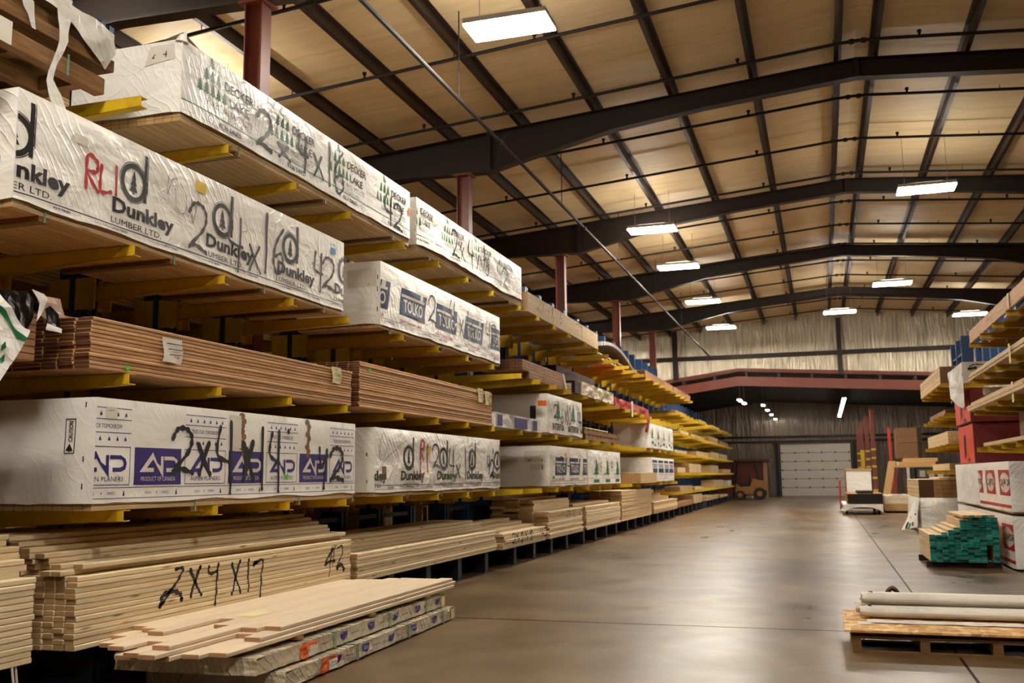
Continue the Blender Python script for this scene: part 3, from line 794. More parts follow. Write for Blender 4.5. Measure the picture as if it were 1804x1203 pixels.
            for k in range(n): cl.setdefault(root(k), []).append(k)
            nm = names.get(ink, 'printed_logo')
            for ks in cl.values():
                vs = [q for k in ks for q in isl[k][4]]; ix = {q: r for r, q in enumerate(vs)}
                fs = [[ix[q] for q in f.verts] for f in {f for q in vs for f in q.link_faces}]
                if not fs: continue
                me = bpy.data.meshes.new('print'); me.from_pydata([tuple(fn(q.co.x, q.co.y, lift)) for q in vs], [], fs); me.materials.append(MAT[ink])
                big = max(max(isl[k][3] for k in ks)-min(isl[k][2] for k in ks), 0)
                link(('printed_line' if long_[ks[0]] else 'printed_lettering' if big < 0.09 else nm) if nm == 'printed_logo' else nm, me, parent)
            bm.free()
LAYER = {'whiteprint': 1, 'stain': 0.5, 'spray': 3, 'spraygrey': 3, 'sprayred': 3, 'paper': 2, 'yellowpaper': 2, 'orangetag': 2, 'yellowdot': 4, 'bluedot': 4, 'greendot': 4, 'ink': 1.5}
NAMES = {'spray': 'spray_lettering', 'spraygrey': 'spray_lettering', 'sprayred': 'red_spray_lettering', 'paper': 'paper_label', 'yellowpaper': 'paper_label', 'orangetag': 'orange_label',
         'yellowdot': 'sticker_dot', 'bluedot': 'sticker_dot', 'greendot': 'sticker_dot', 'stain': 'rust_stain'}

def wrap_bundle(label, x, y0, L, z0, H, depth=1.15, skirt=0.04, seed=1, amp=0.012, front=None, end=None, wmat='wrap0', rows='rows_pale', bearers=(), category='lumber', group='white wrapped lumber units', rz=0.0, cell=0.12, tilt=0.0, hem=0.02, peak=0.0):
    """a unit of boards under a printed white wrap, open below: the wrap is a creased skin over its top and four sides"""
    t = thing('wrapped_lumber', label, category, (x, y0, z0), rz, group)
    if tilt: t.rotation_euler[2] = tilt
    b = MB().box(-depth+0.012, -0.012, 0.012, L-0.012, 0, H-0.02); b.build('board_unit', rows, t)
    S = seed*13.7
    def fold(u, v):
        q = Vector((u*0.9+v*0.7, v*1.6-u*0.25, S))
        r1 = 1-abs(noise.noise(q*1.5))*2.0
        r2 = 1-abs(noise.noise(Vector((u*3.2-v*3.0, v*2.2+u*0.6, S+5))))*2.0
        return r1*0.55+r2*0.3+noise.noise(Vector((u*0.7, v*1.5, S+9)))*0.5
    def taper(a, m): return max(0.0, min(1.0, a/0.14)) * max(0.0, min(1.0, (m-a)/0.14))
    def top_t(v): return max(0.0, min(1.0, (H-v)/0.1))
    def d_front(u, v): return amp*(fold(u, v)+0.35)*taper(u, L)*top_t(v)
    def d_end(w, v): return amp*1.0*(fold(w+31, v)+0.35)*taper(w, depth)*top_t(v)
    def hz(p): return skirt + hem*(noise.noise(Vector((p*1.7, S, 3)))+0.4*noise.noise(Vector((p*6, S, 8))))
    vc, uc = 0.09, 0.12
    nv = max(4, int(H/vc)+1); nu = max(6, int(L/uc)+1); nd = max(5, int(depth/0.12)+1)
    def V(h, s): return h + (H-h)*s
    mb = MB(); mb.open = True
    def gf(a, s):
        u = a*L; v = V(hz(u), s)
        # keep grid lines where the print is cut
        return (d_front(u, v), u, v)
    # front built on the print's own grid
    us = sorted(set([0.0, L] + [k*uc for k in range(1, int(L/uc)+1) if k*uc < L-0.01]))
    vs_ = sorted(set([k*vc for k in range(1, int(H/vc)+1) if k*vc < H-0.01] + [H]))
    vs_ = [v for v in vs_ if v > skirt+hem*1.2+0.01]
    rows_ = [[(d_front(u, hz(u))+0.004, u, hz(u)) for u in us]] + [[(d_front(u, v), u, v) for u in us] for v in vs_]
    verts = [p for r in rows_ for p in r]; m = len(us)
    mb.add(verts, [(j*m+i, j*m+i+1, (j+1)*m+i+1, (j+1)*m+i) for j in range(len(rows_)-1) for i in range(m-1)])
    mb.grid(lambda a, s: (-depth+a*depth, -d_end(a*depth, V(hz(a*depth+50) if 0 < a < 1 else hz(0), s)), V(hz(a*depth+50) if 0 < a < 1 else hz(0), s)), nd, nv)
    mb.grid(lambda a, s: (-a*depth, L+d_end(a*depth, V(hz(a*depth+70) if 0 < a < 1 else hz(L), s)), V(hz(a*depth+70) if 0 < a < 1 else hz(L), s)), nd, nv)
    mb.grid(lambda a, s: (-depth, L-a*L, V(skirt, s)), 2, 1)
    mb.grid(lambda a, s: (-s*depth, a*L, H - abs(amp*1.0*(fold(a*L+17, s*depth)))*taper(a*L, L)*taper(s*depth, depth) + peak*max(0, 1-a*L/0.25)*max(0, 1-s*depth/0.25)), nu, nd)
    if peak:
        mb.tube([(-0.03, 0.03, H-0.02), (-0.02, 0.03, H+peak*0.6), (0.0, 0.05, H+peak*1.3)], [0.06, 0.03, 0.008], 7)
    w = mb.build('wrap', wmat, t, True)
    me = w.data
    try: me.set_sharp_from_angle(angle=1.0)
    except Exception: pass
    if front:
        P = Print(); front(P)
        P.finish(w, lambda u, v, l: (d_front(u, v)+l, u, v), LAYER, NAMES, 0.004, L-0.004, skirt+hem*1.3+0.004, H-0.006, cell, vc)
    if end:
        P = Print(); end(P, depth)
        P.finish(w, lambda u, v, l: (-depth+u, -d_end(u, v)-l, v), LAYER, NAMES, 0.004, depth-0.004, skirt+hem*1.3+0.004, H-0.006, 0.115, vc)
    arms_y = [1.13+5.2*k+1.22*i for k in range(12) for i in range(4)]
    for by in bearers:
        while any(abs(y0+by-q) < 0.19 for q in arms_y): by += 0.05
        q = MB().box(-depth+0.02, -0.01, by-0.045, by+0.045, -0.04, -0.002).build('bearer', 'bearer', t)
        MB().box(-depth-0.002, -0.002, by-0.008, by+0.008, -0.043, -0.041).box(-0.004, 0.0, by-0.008, by+0.008, -0.043, 0.05).build('strap', 'greenstrap', t)
    return t

# ---- the inks of each maker's wrap, as the photograph shows them
def logo_round(P, u, v, h, sub=True):
    """ring with a tall stem, a small tree inside it, two lines of name below"""
    k = h/0.42
    P.ring('ink', u, v+0.30*k, 0.155*k, 0.155*k, 0.74); P.ring('ink', u, v+0.30*k, 0.168*k, 0.168*k, 0.965)
    P.poly('ink', [(u+0.122*k, v+0.17*k), (u+0.158*k, v+0.17*k), (u+0.158*k, v+0.56*k), (u+0.122*k, v+0.56*k)])
    P.rect('ink', u+0.165*k, v+0.24*k, u+0.172*k, v+0.56*k)
    P.tree('ink', u, v+0.205*k, 0.10*k, 0.2*k)
    P.text('ink', 'Dunkley', u-0.24*k, v+0.015*k, w=0.76*k, h=0.115*k, bold=0.034)
    if sub: P.text('ink', 'LUMBER LTD.', u-0.25*k, v-0.075*k, w=0.60*k, h=0.05*k)
def dunk_lines(P, L, v=0.065):
    P.rect('ink', 0, v+0.016, L, v+0.024); P.rect('ink', 0, v-0.03, L, v-0.026)
    k = 0.35
    while k < L:
        P.text('ink', 'KILN DRIED', k, v-0.018, w=0.17, h=0.024, bold=0.02); P.text('ink', 'S-P-F  CANADA', k+0.42, v-0.016, w=0.2, h=0.016); k += 0.62

def front_dunk1(P):
    L = 4.8; dv = 0.045
    for u in (-0.02, 1.19, 2.40, 3.59, 4.80): logo_round(P, u, 0.155+dv, 0.42)
    dunk_lines(P, L, 0.085)
    s = P.spray
    s('sprayred', 'R', 0.65, 0.27+dv, 0.15, 0.24, 0.035); s('sprayred', 'L', 0.80, 0.28+dv, 0.13, 0.2, 0.032); s('sprayred', '1', 0.93, 0.30+dv, 0.1, 0.22, 0.03)
    s('spraygrey', '2', 1.91, 0.10+dv, 0.25, 0.40, 0.035); s('spraygrey', '4', 2.50, 0.08+dv, 0.24, 0.46, 0.028); s('spraygrey', 'x', 2.84, 0.09+dv, 0.2, 0.25, 0.03)
    s('spraygrey', '1', 3.06, 0.12+dv, 0.15, 0.58, 0.04); s('spraygrey', '6', 3.26, 0.15+dv, 0.22, 0.46, 0.035)
    s('spraygrey', '4', 4.10, 0.16+dv, 0.18, 0.38, 0.03); s('spraygrey', '2', 4.28, 0.18+dv, 0.26, 0.34, 0.035)
    P.stroke('ink', [(1.62,.70),(1.60,.52),(1.66,.66),(1.74,.68),(1.86,.56),(1.84,.42),(1.74,.44),(1.70,.60)], 0.006); P.stroke('ink', [(1.93,.58),(1.96,.36),(2.02,.58)], 0.006)
    P.rect('yellowdot', 1.98, 0.66, 2.13, 0.76); P.rect('bluedot', 4.46, 0.64, 4.57, 0.71); P.rect('paper', 0.52, 0.62, 0.66, 0.69); P.text('ink', '1283', 0.54, 0.64, w=0.1, h=0.03)
    P.text('ink', '2x4', 4.44, 0.74, w=0.12, h=0.025)
def front_dunk2(P):
    L = 4.8
    for u in (-0.2, 0.98, 2.20, 3.38, 4.58): logo_round(P, u, 0.18, 0.42)
    dunk_lines(P, L, 0.11)
    s = P.spray
    s('sprayred', 'R', 1.36, 0.46, 0.14, 0.24, 0.035); s('sprayred', 'L', 1.36, 0.26, 0.14, 0.16, 0.03); s('sprayred', '1', 1.56, 0.3, 0.1, 0.36, 0.03)
    s('spraygrey', '2', 1.80, 0.36, 0.24, 0.3, 0.035); s('spraygrey', '4', 2.42, 0.2, 0.2, 0.42, 0.03); s('spraygrey', 'x', 2.70, 0.22, 0.16, 0.18, 0.03); s('spraygrey', '1', 3.0, 0.2, 0.15, 0.44, 0.035); s('spraygrey', '6', 3.22, 0.22, 0.2, 0.42, 0.03)
    s('spray', '4', 4.08, 0.3, 0.14, 0.24, 0.04); s('spray', '2', 4.22, 0.22, 0.2, 0.26, 0.04)
    P.stroke('ink', [(0.18,.74),(0.12,.5),(0.22,.44),(0.34,.66),(0.24,.76),(0.18,.74)], 0.006); P.stroke('ink', [(0.1,.3),(0.3,.44),(0.6,.56),(0.66,.4),(0.5,.3),(0.36,.18)], 0.006)
    P.disc('yellowdot', 1.66, 0.58, 0.06); P.disc('bluedot', 4.36, 0.63, 0.035, 0.05); P.disc('greendot', 2.55, 0.19, 0.035)
    P.rect('stain', 0.2, 0.2, 0.32, 0.36)
def end_plain(P, D): P.rect('ink', D-0.12, 0.3, D-0.11, 0.36)
def end_marks(P, D):
    for k in range(5): P.stroke('spraygrey', [(0.5+0.05*k, 0.62-0.02*k), (0.68+0.03*k, 0.74-0.05*k)], 0.008, False)
    P.rect('ink', D-0.09, 0.16, D-0.08, 0.2); P.rect('ink', D-0.1, 0.48, D-0.085, 0.52)

def front_decker(P):
    L = 4.93
    for i, u in enumerate((0.42, 1.64, 2.87, 4.09)):
        P.tree('green', u, 0.62, 0.085, 0.13)
        for k in (-1, 0, 1): P.tree('green', u+k*0.095+0.0, 0.485, 0.082, 0.125)
        for k in range(-2, 3): P.tree('green', u+k*0.095, 0.35, 0.085, 0.13)
        P.text('ink', 'DECKER', u+0.19, 0.50, w=0.48, h=0.085, bold=0.012); P.text('ink', 'LAKE', u+0.27, 0.365, w=0.33, h=0.085, bold=0.012)
        P.text('ink', 'FOREST PRODUCTS LTD.', u-0.08, 0.265, w=0.74, h=0.062, bold=-0.006); P.text('ink', 'BURNS LAKE B.C. CANADA', u+0.16, 0.215, w=0.34, h=0.028)
        P.text('ink', 'KILN DRIED', u+0.1, 0.118, w=0.37, h=0.045, bold=0.02)
        for q in (-0.02, 0.62): P.ring('ink', u+q, 0.14, 0.042, 0.042, 0.9); P.text('ink', 'S', u+q-0.015, 0.125, h=0.03)
    P.rect('green', 0, 0.195, L, 0.203); P.rect('green', 0, 0.10, L, 0.108)
    s = P.spray
    s('spray', '2', 1.16, 0.17, 0.27, 0.36, 0.045); s('spray', 'x', 1.56, 0.18, 0.22, 0.14, 0.035); s('spray', '4', 1.96, 0.2, 0.2, 0.34, 0.035); s('spray', 'x', 2.29, 0.2, 0.2, 0.24, 0.035)
    s('spray', '1', 2.56, 0.17, 0.16, 0.5, 0.03); s('spray', '6', 2.74, 0.14, 0.26, 0.5, 0.03)
    s('spray', '4', 4.12, 0.14, 0.2, 0.34, 0.03); s('spray', '2', 4.36, 0.12, 0.26, 0.32, 0.035)
    P.rect('orangetag', 4.82, 0.40, 4.92, 0.50)
def end_decker(P, D):
    P.poly('paper', [(D-0.36, 0.52), (D-0.06, 0.56), (D-0.08, 0.70), (D-0.32, 0.70)]); P.text('ink', '2x4', D-0.3, 0.58, w=0.16, h=0.07)
def front_decker2(P):
    for i, u in enumerate((-0.1, 1.12, 2.35, 3.58)):
        P.tree('green', u, 0.62, 0.085, 0.13)
        for k in (-1, 0, 1): P.tree('green', u+k*0.095, 0.485, 0.082, 0.125)
        for k in range(-2, 3): P.tree('green', u+k*0.095, 0.35, 0.085, 0.13)
        P.text('ink', 'DECKER', u+0.19, 0.52, w=0.48, h=0.085, bold=0.012); P.text('ink', 'LAKE', u+0.27, 0.40, w=0.33, h=0.085, bold=0.012)
        P.text('ink', 'FOREST PRODUCTS LTD.', u-0.08, 0.29, w=0.74, h=0.062, bold=-0.006); P.text('ink', 'KILN DRIED', u+0.1, 0.13, w=0.37, h=0.045, bold=0.02)
    P.rect('green', 0, 0.215, 5, 0.223); P.rect('green', 0, 0.11, 5, 0.118)
    s = P.spray
    s('spray', '2', 1.3, 0.2, 0.22, 0.4, 0.035); s('spray', 'x', 1.62, 0.22, 0.2, 0.2, 0.03); s('spray', '4', 1.95, 0.2, 0.2, 0.4, 0.03); s('spray', 'x', 2.3, 0.2, 0.2, 0.24, 0.03); s('spray', '1', 2.6, 0.2, 0.16, 0.45, 0.03); s('spray', '6', 2.8, 0.2, 0.2, 0.4, 0.03); s('spray', '4', 3.4, 0.2, 0.2, 0.34, 0.03); s('spray', '2', 3.7, 0.18, 0.24, 0.32, 0.03)

def logo_tolko(P, u, v, w=0.88, h=0.36):
    sl = 0.08
    P.poly('blue', [(u-0.04, v), (u+w-sl, v), (u+w, v+h), (u+0.04, v+h)])
    P.poly('whiteprint', [(u+0.04, v+h*0.68), (u+w-0.10, v+h*0.68), (u+w-0.08, v+h*0.78), (u+0.05, v+h*0.78)])
    P.poly('whiteprint', [(u+w-0.24, v+h*0.78), (u+w-0.15, v+h*0.78), (u+w-0.13, v+h), (u+w-0.22, v+h)])
    P.text('whiteprint', 'TOLKO', u+0.09, v+h*0.16, w=w-0.24, h=h*0.46, bold=0.022, shear=0.1)
    P.text('redprint', 'QUALITY CANADIAN LUMBER', u-0.02, v-0.10, w=w*0.82, h=0.04, bold=0.012)
def front_tolko(P):
    for u in (-0.62, 0.56, 1.78, 2.96, 4.20): logo_tolko(P, u, 0.245)
    P.rect('ink', 0, 0.125, 4.75, 0.131); P.rect('ink', 0, 0.07, 4.75, 0.076)
    for k in range(8): P.text('ink', 'KILN DRIED' if k % 2 else 'CANADA', 0.1+k*0.6, 0.085, w=0.3, h=0.028, bold=0.015)
    s = P.spray
    s('spray', '2', 1.5, 0.3, 0.26, 0.36, 0.03); s('spray', 'x', 1.96, 0.3, 0.18, 0.2, 0.028); s('spray', '4', 2.34, 0.34, 0.22, 0.4, 0.028); s('spray', 'x', 2.72, 0.26, 0.2, 0.26, 0.028); s('spray', '1', 3.0, 0.28, 0.16, 0.4, 0.028); s('spray', '6', 3.2, 0.26, 0.22, 0.34, 0.028); s('spray', '4', 3.95, 0.3, 0.2, 0.36, 0.028); s('spray', '2', 4.2, 0.34, 0.26, 0.3, 0.028)
def end_tolko(P, D):
    P.rect('paper', D-0.44, 0.52, D-0.05, 0.74)
    for k in range(4): P.rect('ink', D-0.41, 0.70-k*0.035, D-0.26-0.03*(k % 2), 0.715-k*0.035)
    for k in range(10): P.rect('ink', D-0.4+k*0.03, 0.54, D-0.385+k*0.03, 0.575)
    for v in (0.2, 0.45, 0.6): P.rect('ink', D-0.04, v, D-0.03, v+0.06)
def front_tolko2(P):
    for u in (0.34, 1.54, 2.74): logo_tolko(P, u, 0.24, 0.96, 0.36)
    P.rect('ink', 0, 0.12, 4.75, 0.126); P.rect('ink', 0, 0.07, 4.75, 0.076); P.disc('yellowdot', 1.2, 0.66, 0.09, 0.05); P.disc('greendot', 0.2, 0.2, 0.08, 0.03)
    s = P.spray; s('spray', '2', 0.7, 0.3, 0.3, 0.3, 0.03); s('spray', '4', 1.3, 0.3, 0.3, 0.3, 0.03)
def front_tolko3(P):
    for k in range(4):
        u = 0.1+k*1.16
        P.rect('blue', u, 0.30, u+0.9, 0.44); P.rect('blue', u, 0.62, u+0.95, 0.7); P.text('blue', 'TOLKO', u, 0.47, w=0.9, h=0.11, bold=0.03); P.text('redprint', 'CANADIAN LUMBER', u, 0.22, w=0.8, h=0.035)
    P.rect('ink', 0, 0.1, 4.8, 0.105)
def end_barcode(P, D):
    P.rect('paper', D-0.52, 0.50, D-0.06, 0.72)
    for k in range(9): P.rect('ink', D-0.48+k*0.04, 0.52, D-0.46+k*0.04, 0.56)
    P.text('ink', '2x4 14', D-0.46, 0.62, w=0.2, h=0.04); P.rect('paper', D-0.4, 0.34, D-0.1, 0.46)
    for k in range(6): P.rect('ink', D-0.36+k*0.04, 0.36, D-0.34+k*0.04, 0.44)

def front_ap(P):
    for k in range(7):
        u = -0.20 + 0.635*k; bx0, bx1 = u, u+0.585; v0, v1 = 0.185, 0.475; vi = k % 2 == 1
        ink = 'whiteprint' if vi else 'purple'
        if vi: P.rect('purple', bx0, v0, bx1, v1)
        else:
            for r in ((bx0, v0, bx1, v0+0.006), (bx0, v1-0.006, bx1, v1), (bx0, v0, bx0+0.006, v1), (bx1-0.006, v0, bx1, v1)): P.rect('purple', *r)
        a = bx0 + 0.06; b = 0.285; hh = 0.155; t = 0.032
        # the peak and the bowl of the two letters
        P.poly(ink, [(a, b), (a+0.155, b+hh), (a+0.29, b-0.045), (a+0.29, b+hh-0.03), (a+0.29-t, b+hh-0.03), (a+0.29-t, b+0.045), (a+0.16, b+hh-0.055), (a+0.085, b+t), (a+0.17, b+t), (a+0.17, b)])
        P.poly(ink, [(a+0.30, b+hh-0.03), (a+0.42, b+hh-0.03), (a+0.47, b+hh-0.055), (a+0.485, b+0.065), (a+0.47, b+0.02), (a+0.42, b), (a+0.33, b), (a+0.33, b+t), (a+0.41, b+t), (a+0.445, b+0.045), (a+0.45, b+0.07), (a+0.44, b+0.09), (a+0.41, b+hh-0.06), (a+0.30, b+hh-0.06)])
        P.text(ink, 'PRODUCT OF CANADA' if vi else 'ASPEN PLANERS', bx0+0.08, v0+0.03, w=0.43, h=0.036)
        P.text('purple', 'KILN', bx0+0.14, 0.115, w=0.07, h=0.022); P.disc('purple', bx0+0.28, 0.126, 0.006); P.text('purple', 'DRIED', bx0+0.34, 0.115, w=0.09, h=0.022)
        P.tree('ink', bx1-0.06, 0.10, 0.03, 0.05)
        if not vi:
            for v in (0.76, 0.675, 0.575): P.rect('purple', bx0, v, bx1, v+0.006)
            for i in range(6):
                P.tree('purple', bx0+0.07+i*0.09, 0.70, 0.03, 0.038, 1); P.tree('purple', bx0+0.07+i*0.09, 0.515, 0.03, 0.038, 1)
            P.text('purple', 'TREES FOR TOMORROW', bx0+0.08, 0.61, w=0.40, h=0.035)
    for v in (0.165, 0.085): P.rect('purple', 0, v, 4.25, v+0.005)
    P.rect('paper', 0.1, 0.68, 0.22, 0.77)
    for k in range(6): P.rect('ink', 0.115+k*0.016, 0.69, 0.122+k*0.016, 0.72)
    P.text('ink', '24-4 F3', 0.11, 0.735, w=0.09, h=0.02)
    s = P.spray
    s('spray', '2', 0.90, 0.28, 0.27, 0.36, 0.048); s('spray', 'x', 1.25, 0.27, 0.17, 0.26, 0.05); P.stroke('spray', [(1.56,.68),(1.53,.44),(1.75,.37)], 0.042); P.stroke('spray', [(1.73,.73),(1.74,.09)], 0.042, False)
    s('spray', 'x', 1.94, 0.22, 0.18, 0.34, 0.06); P.disc('spray', 2.0, 0.4, 0.05, 0.12); P.stroke('spray', [(2.25,.70),(2.27,.13)], 0.042, False)
    P.stroke('spray', [(2.42,.66),(2.39,.46),(2.56,.38)], 0.042); P.stroke('spray', [(2.55,.68),(2.56,.1)], 0.045, False); P.disc('spray', 2.73, 0.69, 0.022, 0.03)
    P.stroke('spray', [(3.38,.54),(3.42,.36),(3.56,.46)], 0.042); P.stroke('spray', [(3.54,.52),(3.48,.12)], 0.045, False)
    s('spray', '2', 3.62, 0.2, 0.3, 0.34, 0.055)
    for u, v0, v1 in ((1.93, 0.42, 0.80), (3.14, 0.46, 0.80)):
        for k in range(9): P.disc('stain', u+0.018*math.sin(k*2.1), v0+(v1-v0)*k/8, 0.028+0.01*(k % 3), 0.03)
    P.disc('greendot', 2.72, 0.24, 0.03)
    P.rect('whiteprint', 1.72, 0.5, 1.9, 0.80)
def end_ap(P, D):
    u = D-0.16
    for r in ((u-0.1, 0.42, u-0.093, 0.68), (u-0.013, 0.42, u-0.006, 0.68), (u-0.1, 0.42, u-0.006, 0.427), (u-0.1, 0.673, u-0.006, 0.68)): P.rect('ink', *r)
    P.tree('ink', u-0.053, 0.435, 0.07, 0.06, 1)
    V, F, W_, H_ = text_geo('CAUTION', 0.02)
    P.raw('ink', [(u-0.03-y*0.055, 0.51+x*0.15/W_) for x, y in V], F)
    for v in (0.16, 0.36, 0.76): P.rect('ink', u+0.07, v, u+0.08, v+0.04)
def front_interfor(P):
    for u in (0.78, 2.08):
        P.tree('green', u, 0.29, 0.42, 0.42, 3); P.text('ink', 'INTERFOR', u-0.44, 0.11, w=0.9, h=0.13, bold=0.035)
    s = P.spray; s('spray', '2', 0.44, 0.34, 0.3, 0.26, 0.04); s('spray', '6', 1.0, 0.26, 0.2, 0.3, 0.03); s('spray', 'x', 1.28, 0.24, 0.22, 0.3, 0.03); s('spray', '1', 1.5, 0.26, 0.1, 0.4, 0.035); s('spray', '0', 1.62, 0.28, 0.26, 0.36, 0.035); s('spray', '4', 2.52, 0.2, 0.2, 0.36, 0.06); s('spray', '2', 2.7, 0.12, 0.2, 0.24, 0.05)
def end_interfor(P, D):
    P.rect('orangetag', D-0.18, 0.55, D-0.002, 0.66); P.text('ink', 'A21', D-0.14, 0.575, w=0.08, h=0.05)
    P.rect('ink', D-0.34, 0.3, D-0.22, 0.56); P.rect('whiteprint', D-0.32, 0.32, D-0.24, 0.54); P.tree('ink', D-0.28, 0.36, 0.05, 0.14)
def front_greentrees(P):
    for u in (0.8, 2.08, 3.3):
        P.tree('green', u, 0.2, 0.5, 0.42, 3); P.rect('green', u-0.28, 0.06, u+0.28, 0.14); P.text('ink', 'ER DRIED', u-0.5, 0.24, w=0.36, h=0.05)
        for k in range(3): P.spray('spray', '214'[k], u-0.2+0.3*k, 0.34, 0.16, 0.22, 0.025)
    P.rect('green', 0, 0.165, 4, 0.17)
def front_smalltrees(P):
    for u in (0.35, 1.55, 2.75, 3.95):
        P.tree('green', u, 0.30, 0.42, 0.40, 4); P.disc('green', u, 0.2, 0.2, 0.05); P.disc('green', u+0.5, 0.14, 0.18, 0.04)
def front_canfor(P):
    for k in range(3):
        u = -0.42 + k*1.37
        P.rect('redprint', u, 0.27, u+1.0, 0.67); P.disc('whiteprint', u+0.5, 0.47, 0.40, 0.155, 20); P.text('ink', 'CANFOR', u+0.12, 0.42, w=0.8, h=0.11, bold=0.03)
    P.rect('redprint', 0, 0.08, 6.4, 0.13)

DL = [0.45, 1.85, 3.0, 4.3]
wrap_bundle('long white wrapped unit with green tree logos on the top rack level', -5.1, 6.85, 4.93, 4.552, 0.735, skirt=0.075, seed=3, amp=0.022, front=front_decker, end=end_decker, wmat='wrap0', bearers=(0.9, 2.6, 4.4), hem=0.02, peak=0.06)
wrap_bundle('crumpled white wrapped unit with green tree logos, behind the smooth one on the top level', -5.1, 12.0, 4.9, 4.552, 0.735, skirt=0.09, seed=8, amp=0.045, front=front_decker2, wmat='wrap3', bearers=(0.5, 2.2, 4.2), hem=0.04)
wrap_bundle('long white wrapped unit with round black tree logos and red lettering', -5.1, 5.1, 4.8, 3.332, 0.835, skirt=0.045, seed=5, amp=0.014, front=front_dunk1, end=end_plain, wmat='wrap1', bearers=(0.3, 1.75, 3.15, 4.35))
wrap_bundle('white wrapped unit with slanting navy blue logo panels and white lettering', -5.1, 10.88, 4.72, 3.332, 0.835, skirt=0.045, seed=11, amp=0.022, front=front_tolko, end=end_tolko, wmat='wrap2', bearers=(0.3, 1.7, 3.4))
wrap_bundle('white wrapped unit with purple logo boxes, sprayed 2x4x14', -5.1, 6.0, 4.24, 1.282, 0.835, skirt=0.055, seed=17, amp=0.013, front=front_ap, end=end_ap, wmat='wrapsmooth', bearers=(1.25, 2.6, 3.9))
wrap_bundle('white wrapped unit with round tree logos and a yellow dot, on the low level', -5.1, 10.75, 4.8, 1.282, 0.825, skirt=0.05, seed=23, amp=0.022, front=front_dunk2, end=end_marks, wmat='wrap1', bearers=(0.7, 2.0, 3.3, 4.5))
wrap_bundle('pale wrapped unit with two big green trees and an orange tag', -5.12, 18.6, 2.95, 2.322, 0.80, skirt=0.03, seed=29, amp=0.02, front=front_interfor, end=end_interfor, wmat='wrap3')
wrap_bundle('pale wrapped unit with two navy panels and a barcode sheet on its end, low level', -5.12, 18.75, 3.2, 1.282, 0.82, skirt=0.03, seed=31, amp=0.018, front=front_tolko2, end=end_barcode, wmat='wrap3')
wrap_bundle('white wrapped unit with three dark green trees, low level', -5.12, 22.05, 3.75, 1.282, 0.82, skirt=0.03, seed=37, amp=0.02, front=front_greentrees, wmat='wrap2')
wrap_bundle('white wrapped unit with a row of small green trees under the red film', -5.12, 30.6, 4.95, 2.322, 0.80, skirt=0.03, seed=41, amp=0.03, front=front_smalltrees, end=end_plain, wmat='wrap2')
wrap_bundle('far white wrapped unit with four small navy logos, low level', -5.12, 30.8, 4.8, 1.282, 0.78, skirt=0.03, seed=43, amp=0.03, front=front_tolko3, wmat='wrap1')

# ------------------------------------------------------------------ loose boards
_BM = {}
def board_mesh(w, h, L, mat, ch=0.006):
    """a board lying along y: x 0..-w, z 0..h"""
    k = (round(w, 3), round(h, 3), round(L, 2), mat)
    if k not in _BM: _BM[k] = MB().box(-w, 0, 0, L, 0, h, ch).mesh('board', mat)
    return _BM[k]
STUFF = MB()                                     # boards inside the piles, behind those that show
N_IND = [0]
def lay(name, cat, label, group, x, y, z, w, h, L, mat, yaw=0.0):
    o = link(name, board_mesh(w, h, L, mat), None, (x, y, z), yaw)
    return tag(o, label, cat, group)
def pile(desc, x0, y0, L, z0, heights, w, h, mat, name, cat, show=99, jy=0.02, jx=0.004, seed=0, only_top=True, steps_y=None, spray=None, gapx=0.002, gapz=0.0018, show_all=True, Lj=0.0):
    """columns of boards from the aisle side inwards; HEIGHTS: boards in each column; the first SHOW columns (and every topmost board) are things"""
    R = random.Random(seed); out = []
    for c, n in enumerate(heights):
        for r in range(n):
            x = x0 - c*(w+gapx) + (R.uniform(0, 2*jx) if c == 0 else 0.0)
            yy = y0 + R.uniform(-jy, jy); LL = L - R.uniform(0, Lj)
            if steps_y and r >= heights[0]: yy += R.uniform(-steps_y, steps_y)
            z = z0 + r*(h+gapz)
            if c < show or (r == n-1 and only_top):
                if c == 0:
                    lab = '%s board from the bottom on the face of the %s' % (ORD[r], desc); grp = None
                elif r == n-1:
                    lab = 'topmost board, %s column from the face, in the %s' % (ORD[c], desc); grp = None
                else:
                    lab = 'board within the %s, only its end showing' % desc; grp = 'inner boards of the ' + desc
                o = lay(name, cat, lab, grp or 'boards of the ' + desc, x, yy, z, w, h, LL, mat)
                if c == 0: out.append((o, z))
                N_IND[0] += 1
            else:
                STUFF.box(x-w, x, yy, yy+LL, z, z+h)
    return out

def spray_rows(rows, h, P, u_y0, z0, ink='spray'):
    """paint across the face of a pile: each board carries its own piece of it"""
    V, F = P.d[ink]
    for o, z in rows:
        bm = bmesh.new(); vs = [bm.verts.new((a, b, 0)) for a, b in V]
        for f in F:
            try: bm.faces.new([vs[i] for i in f])
            except ValueError: pass
        lo, hi = z - z0 - 0.0006, z - z0 + h + 0.0006
        for co, no in (((0, lo, 0), (0, -1, 0)), ((0, hi, 0), (0, 1, 0))):
            bmesh.ops.bisect_plane(bm, geom=bm.verts[:]+bm.edges[:]+bm.faces[:], plane_co=co, plane_no=no, clear_outer=True)
        if bm.faces:
            for q in bm.verts: q.co = (0.0012, q.co.x + u_y0 - o.location.y, q.co.y - (z - z0))
            me = bpy.data.meshes.new('paint'); bm.to_mesh(me); me.materials.append(MAT[ink]); link('spray_lettering', me, o)
        bm.free()

BT = 0.312
